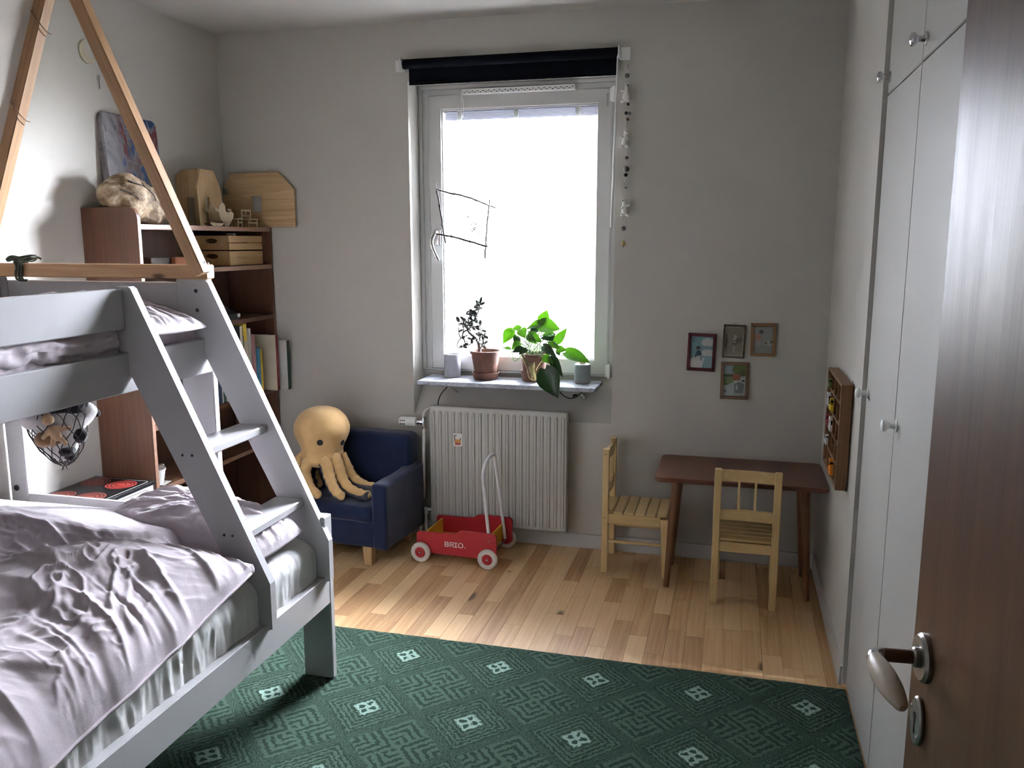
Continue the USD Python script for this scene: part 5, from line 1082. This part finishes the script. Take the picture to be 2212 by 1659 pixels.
def S2(u, v, y=3.985):
    """Window-sill drawing units (sill view) to a point at depth y."""
    x = -1.262 + (u - 380) * .000353; z = .946 - (v - 820) * .000342 + (u - 380) * .000012; k = y / 4.0
    return np.array([x * k, y, 1.5 + (z - 1.5) * k])
# jade plant
jd = Thing('jade_plant', 'spindly dark jade plant with a crooked stem in the left terracotta pot', 'potted plant', (P1[0], P1[1], .94))
branches = [([(515, 822, 4.0), (505, 720, 4.0), (480, 640, 3.99), (430, 580, 3.99), (345, 495, 3.98), (335, 430, 3.98), (375, 370, 3.99), (440, 335, 4.0), (420, 250, 4.0), (400, 180, 4.0)], .0085, .0026),
            ([(440, 335, 4.0), (480, 250, 4.01), (515, 160, 4.01), (520, 95, 4.0)], .0034, .0014), ([(345, 495, 3.98), (275, 520, 3.96), (262, 555, 3.96), (290, 640, 3.95), (310, 690, 3.95), (360, 700, 3.95), (395, 650, 3.95), (390, 590, 3.96)], .0040, .0013),
            ([(262, 545, 3.96), (280, 450, 3.96), (290, 330, 3.97)], .0028, .0012), ([(335, 560, 3.97), (240, 605, 3.95), (185, 680, 3.94), (190, 735, 3.94), (240, 740, 3.94), (265, 680, 3.94)], .0028, .0012),
            ([(240, 605, 3.95), (210, 540, 3.95), (205, 450, 3.96), (215, 350, 3.97)], .0026, .0012), ([(485, 660, 3.99), (520, 590, 3.97), (535, 500, 3.97), (505, 410, 3.98)], .0036, .0014), ([(520, 760, 4.0), (560, 670, 3.98), (585, 580, 3.98), (610, 490, 3.98)], .0034, .0014),
            ([(345, 480, 3.98), (400, 430, 3.96), (460, 440, 3.95)], .0022, .0010), ([(215, 370, 3.97), (330, 350, 3.97)], .0014, .0010)]
bp = []
for pts, r0, r1 in branches:
    q = spline([S2(u, v, y) for u, v, y in pts], 30); jd.part('stem', tube(q, np.linspace(r0, r1, 30), 9), 'jade_stem', smooth=True); bp.append(q)
def oval_leaf(c, d, L, w, th=.0018):
    m = trimesh.creation.icosphere(1); v = m.vertices * [L / 2, w / 2, th]; v[:, 2] += (v[:, 0] / L) ** 2 * -.004; m.vertices = v
    d = np.asarray(d, float) / np.linalg.norm(d); s = np.cross(d, rng.normal(size=3) + [0, -1.2, .4]); s /= np.linalg.norm(s); m.vertices = m.vertices @ np.array([d, s, np.cross(d, s)]) + c + d * L / 2; return m
spots = [(0, .95, 7), (0, .85, 6), (0, .74, 6), (0, .64, 4), (0, .55, 3), (1, .95, 5), (1, .6, 4), (1, .3, 3), (3, .95, 4), (3, .5, 2), (5, .9, 3), (5, .45, 2), (4, .9, 3), (4, .3, 1), (2, .95, 4), (2, .5, 2), (6, .95, 4), (6, .55, 5), (6, .3, 3), (7, .95, 3), (7, .7, 4), (7, .5, 5), (7, .3, 4), (8, .6, 4), (8, .95, 4), (9, .8, 3)]
for b, tt, n in spots:
    for k in range(n):
        c = bp[b][int(np.clip(tt + rng.uniform(-.04, .04), 0, 1) * 29)]; d = rng.normal(size=3) * [1, .8, .8] + [0, -.2, .25]
        L = rng.uniform(.018, .032) * (1.35 if b in (0, 1) else 1.1); jd.part('leaf', oval_leaf(c, d, L, L * rng.uniform(.42, .62)), 'jade_leaf', smooth=True)
jd.part('pebble', cat(*[ell((P1[0] + rng.uniform(-.055, .055), P1[1] + rng.uniform(-.055, .03), .938 + rng.uniform(0, .006)), rng.uniform(.005, .010, 3), 1) for _ in range(26)]), 'concrete_pale', kind='stuff')
# trailing plant: heart-shaped leaves given by base, tip, width and depth
pt = Thing('trailing_plant', 'bright green trailing plant with heart-shaped leaves in the right terracotta pot', 'potted plant', (P2[0], P2[1], .93))
def heart(base, tip, w, nrm, curl=.12):
    base, tip = np.asarray(base), np.asarray(tip); L = np.linalg.norm(tip - base); d = (tip - base) / L
    n = np.asarray(nrm, float); n -= d * (n @ d); n /= np.linalg.norm(n); s = np.cross(n, d)
    u = np.linspace(0, 1, 13); prof = np.interp(u, [0, .04, .12, .25, .4, .6, .8, .92, 1], [.30, .62, .86, 1, .97, .76, .42, .18, .0])
    vv = np.linspace(-1, 1, 7); U, Vv = np.meshgrid(u, vv, indexing='ij'); Wd = prof[:, None] * w / 2
    back = -.10 * L * np.exp(-(U / .10) ** 2) * np.abs(Vv) ** 1.2
    h = -curl * L * (U ** 2) + .16 * w * np.abs(Vv) ** 1.4 * prof[:, None] + .018 * L * np.sin(U * 9 + Vv * 2)
    P = base + d * (U * L + back)[..., None] + s * (Vv * Wd)[..., None] + n * h[..., None]
    return sheet(P, P - n * .0006)
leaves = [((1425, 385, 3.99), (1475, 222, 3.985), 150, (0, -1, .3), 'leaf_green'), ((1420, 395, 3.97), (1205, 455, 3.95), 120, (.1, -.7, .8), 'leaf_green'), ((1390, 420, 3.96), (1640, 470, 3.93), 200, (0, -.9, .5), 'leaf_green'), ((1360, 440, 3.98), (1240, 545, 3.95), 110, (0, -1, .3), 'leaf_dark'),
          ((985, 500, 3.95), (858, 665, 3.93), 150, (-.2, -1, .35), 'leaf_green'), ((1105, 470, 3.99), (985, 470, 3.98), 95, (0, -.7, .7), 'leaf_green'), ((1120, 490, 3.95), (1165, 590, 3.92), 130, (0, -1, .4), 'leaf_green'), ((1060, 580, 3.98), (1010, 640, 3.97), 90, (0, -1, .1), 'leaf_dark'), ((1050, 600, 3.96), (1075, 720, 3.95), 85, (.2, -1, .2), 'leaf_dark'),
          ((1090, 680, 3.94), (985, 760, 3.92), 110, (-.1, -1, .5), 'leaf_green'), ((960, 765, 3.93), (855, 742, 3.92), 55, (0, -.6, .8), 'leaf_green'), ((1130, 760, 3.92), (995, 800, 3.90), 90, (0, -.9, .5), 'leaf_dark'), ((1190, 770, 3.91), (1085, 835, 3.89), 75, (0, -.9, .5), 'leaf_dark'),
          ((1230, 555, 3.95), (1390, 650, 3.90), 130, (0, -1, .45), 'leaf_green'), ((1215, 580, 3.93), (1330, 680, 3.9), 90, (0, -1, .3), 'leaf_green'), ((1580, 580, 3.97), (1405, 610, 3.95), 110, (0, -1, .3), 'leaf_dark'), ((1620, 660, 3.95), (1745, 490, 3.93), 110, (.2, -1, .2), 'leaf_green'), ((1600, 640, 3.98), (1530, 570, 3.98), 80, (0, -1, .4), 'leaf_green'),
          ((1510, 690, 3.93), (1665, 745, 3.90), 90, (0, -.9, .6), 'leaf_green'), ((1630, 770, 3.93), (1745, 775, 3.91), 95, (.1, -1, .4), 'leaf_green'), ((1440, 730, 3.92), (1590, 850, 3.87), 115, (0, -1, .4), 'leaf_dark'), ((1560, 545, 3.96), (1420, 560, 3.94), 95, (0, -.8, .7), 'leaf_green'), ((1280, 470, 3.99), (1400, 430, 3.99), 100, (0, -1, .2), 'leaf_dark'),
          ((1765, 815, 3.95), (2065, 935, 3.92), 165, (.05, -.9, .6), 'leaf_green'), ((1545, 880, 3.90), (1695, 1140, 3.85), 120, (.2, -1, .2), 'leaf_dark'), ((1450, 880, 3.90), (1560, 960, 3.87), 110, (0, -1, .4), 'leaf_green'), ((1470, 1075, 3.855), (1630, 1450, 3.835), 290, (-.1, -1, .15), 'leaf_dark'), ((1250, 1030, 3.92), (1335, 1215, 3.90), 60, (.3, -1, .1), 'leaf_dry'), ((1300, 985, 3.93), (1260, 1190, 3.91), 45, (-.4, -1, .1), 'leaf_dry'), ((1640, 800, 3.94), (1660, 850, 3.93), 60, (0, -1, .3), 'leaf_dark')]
root = np.array([P2[0], P2[1] - .005, .928])
for k, (b, t_, w, n, mt) in enumerate(leaves):
    B_, T_ = S2(*b), S2(*t_); m = heart(B_ - (T_ - B_) * .06, T_ + (T_ - B_) * .06, w * .000353 * 1.14, n, .10 if k != 26 else .05)
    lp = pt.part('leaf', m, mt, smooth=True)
    r = root + [rng.uniform(-.03, .03), rng.uniform(-.03, .02), 0]
    if k in (23,): mid = [r, S2(1560, 845, 3.95), S2(1660, 860, 3.95), B_]
    elif k == 26: mid = [r, S2(1480, 850, 3.92), S2(1580, 900, 3.87), S2(1560, 1000, 3.855), B_]
    elif k in (24, 25): mid = [r, S2(1400, 840, 3.92), B_]
    elif k in (27, 28): mid = [r, S2(1150, 830, 3.92), S2(1200, 950, 3.91), B_]
    elif k == 10: mid = [r, S2(1100, 880, 3.93), S2(1020, 940, 3.92), S2(990, 850, 3.92), B_]
    else: mid = [r, (r + B_) / 2 + [0, 0, .02], B_]
    pt.part('leaf_stalk', tube(spline(mid, 16), np.linspace(.0021, .0014, 16), 7), 'leaf_dark' if k % 2 else 'leaf_green', parent=lp, smooth=True)
pt.part('trailing_stem', tube(spline([root, S2(1110, 850, 3.925), S2(1200, 1060, 3.91), S2(1240, 1190, 3.905), S2(1330, 1215, 3.905)], 30), .002, 7), 'leaf_dry', smooth=True)
pt.part('trailing_stem', tube(spline([root, S2(1470, 880, 3.925), S2(1350, 1030, 3.91), S2(1330, 1080, 3.905)], 24), .0018, 7), 'leaf_dry', smooth=True)

# ---------------------------------------------------------------- twig frame hung on the window handle
tw = Thing('twig_frame', 'square of four thin twigs tied together in front of the pane', 'window decoration', (-1.32, 4.06, 1.41))
plain('twig', (.045, .038, .035), .85, bump=.6, bscale=200, var=.3, vscale=50)
def twig(pts, r0, r1, seed):
    q = spline(pts, 40); r = np.linspace(r0, r1, 40) * (1 + .25 * (fbm(np.stack([np.arange(40) * .5] + [np.zeros(40)] * 2, -1), 2, seed) - .5)); r[[12, 26]] *= 1.5
    q = q + (fbm(q * 40, 2, seed) - .5)[:, None] * .004; return tube(q, r, 8)
Y4 = 4.055
tw.part('twig', twig([(-1.453, Y4, 1.753), (-1.38, Y4, 1.732), (-1.307, Y4, 1.716), (-1.22, Y4, 1.685), (-1.145, Y4, 1.658)], .0042, .0022, 1), 'twig'); tw.part('twig', twig([(-1.449, Y4 - .006, 1.752), (-1.43, Y4 - .006, 1.66), (-1.418, Y4 - .006, 1.57), (-1.404, Y4 - .006, 1.488)], .0045, .0042, 2), 'twig')
tw.part('twig', twig([(-1.455, Y4 - .010, 1.532), (-1.37, Y4 - .010, 1.520), (-1.28, Y4 - .010, 1.497), (-1.185, Y4 - .010, 1.471)], .0042, .0040, 3), 'twig'); tw.part('twig', twig([(-1.174, Y4 - .005, 1.70), (-1.183, Y4 - .005, 1.62), (-1.192, Y4 - .005, 1.52), (-1.200, Y4 - .005, 1.412)], .0022, .0032, 4), 'twig')
for c in ((-1.447, 1.748), (-1.409, 1.522), (-1.196, 1.476), (-1.178, 1.672)): tw.part('thread', trimesh.creation.torus(.0058, .0012, 16, 6).apply_transform(trimesh.transformations.rotation_matrix(.7, [0, 1, 0])).apply_translation((c[0], Y4 - .006, c[1])), 'paper_white')
tw.part('thread', tube([(-1.450, Y4 - .004, 1.752), (-1.452, Y4 + .004, 1.775), (-1.456, 4.08, 1.79)], .0008, 6), 'paper_white')
fl = []
for cx, cz, n, s in ((-1.256, 1.565, 16, .02), (-1.274, 1.616, 6, .014), (-1.24, 1.54, 4, .012)):
    for _ in range(n): fl.append(turn(ell((0, 0, 0), (rng.uniform(.003, .006), .0008, rng.uniform(.002, .004)), 1), rng.uniform(0, 180, 3), (cx + rng.normal() * s * .6, Y4 + rng.normal() * .003, cz + rng.normal() * s)))
tw.part('dried_petals', cat(*fl), 'terracotta', kind='stuff', label='sprinkle of dried petals on a thread'); tw.part('thread', tube([(-1.262, Y4, 1.704), (-1.262, Y4, 1.51)], .0005, 5), 'paper_white')

# ---------------------------------------------------------------- felt garland right of the window
gl = Thing('felt_garland', 'hanging garland of white felt bears, wool balls and a small bell', 'garland', (-.497, 3.93, 1.46))
cloth('felt_white', (.72, .70, .66), .06, weave=300, rough=.95, sheen=.4, bump=.9); 
for nme, c in (('felt_grey', (.16, .155, .15)), ('felt_dark', (.022, .022, .025)), ('felt_brown', (.11, .07, .06)), ('felt_light', (.36, .355, .35))): cloth(nme, c, .1, weave=300, rough=.95, bump=.9)
GY = 3.927
gl.part('string', tube(spline([(-.499, GY, 2.262), (-.501, GY, 2.0), (-.496, GY, 1.75), (-.502, GY, 1.49)], 30), .0006, 5), 'paper_white')
gl.part('hook', tube([(-.499, YB, 2.258), (-.499, GY, 2.262), (-.499, GY - .003, 2.27)], .0015, 6), 'steel_worn')
for x, z, r, mt in ((-.500, 2.222, .0105, 'felt_grey'), (-.493, 2.100, .0072, 'felt_dark'), (-.501, 2.062, .0082, 'felt_dark'), (-.486, 2.060, .008, 'felt_grey'), (-.494, 2.035, .008, 'felt_brown'), (-.494, 1.868, .0082, 'felt_brown'), (-.495, 1.819, .0145, 'felt_grey'), (-.4965, 1.793, .009, 'felt_dark'), (-.4965, 1.766, .007, 'felt_light'), (-.495, 1.737, .006, 'felt_grey'), (-.501, 1.555, .0105, 'felt_grey')):
    gl.part('wool_ball', lumpy(ell((x, GY, z), (r, r, r), 3), int(z * 100), .002), mt, smooth=True)
def bear(x, z, flip=1):
    k = lambda dx, dy, dz: (x + dx * flip, GY + dy, z + dz)
    m = blob([[(k(0, 0, -.020), .0165), (k(.002, 0, .010), .0115)], [(k(.002, -.001, .018), .0095), (k(.004, -.003, .030), .0098)], [(k(.006, -.008, .031), .006), (k(.008, -.015, .029), .0042)], [(k(-.006, -.006, .006), .0055), (k(-.019, -.010, .010), .0052)], [(k(.008, -.008, .004), .0055), (k(.013, -.014, -.004), .0048)],
              [(k(-.008, -.006, -.030), .0068), (k(-.016, -.013, -.036), .0066)], [(k(.008, -.006, -.030), .0068), (k(.013, -.014, -.034), .0064)], [(k(-.004, 0, .038), .0030), (k(-.006, 0, .042), .0030)], [(k(.010, 0, .038), .0030), (k(.012, 0, .041), .0030)]], .0035, 4)
    b = gl.part('bear', lumpy(m, int(z * 50), .0016), 'felt_white', smooth=True, label='white felt bear')
    gl.part('nose', ell(k(.0085, -.0185, .0295), (.003, .0022, .0024), 2), 'felt_dark', parent=b); gl.part('eye', cat(ell(k(.0, -.0125, .034), (.0012,) * 3, 1), ell(k(.011, -.010, .034), (.0012,) * 3, 1)), 'felt_dark', parent=b)
bear(-.503, 2.147); bear(-.503, 1.950); bear(-.497, 1.648, -1)
gl.part('bell', lathe([(0, 0), (.004, .001), (.0125, -.019), (.0135, -.021), (.0105, -.021), (.003, -.003), (0, -.002)][::-1], 24, (-.501, GY, 1.499)), 'brass', smooth=40); gl.part('clapper', cat(tube([(-.501, GY, 1.496), (-.501, GY, 1.474)], .0008, 6), ell((-.501, GY, 1.473), (.003, .003, .003), 2)), 'steel_worn')
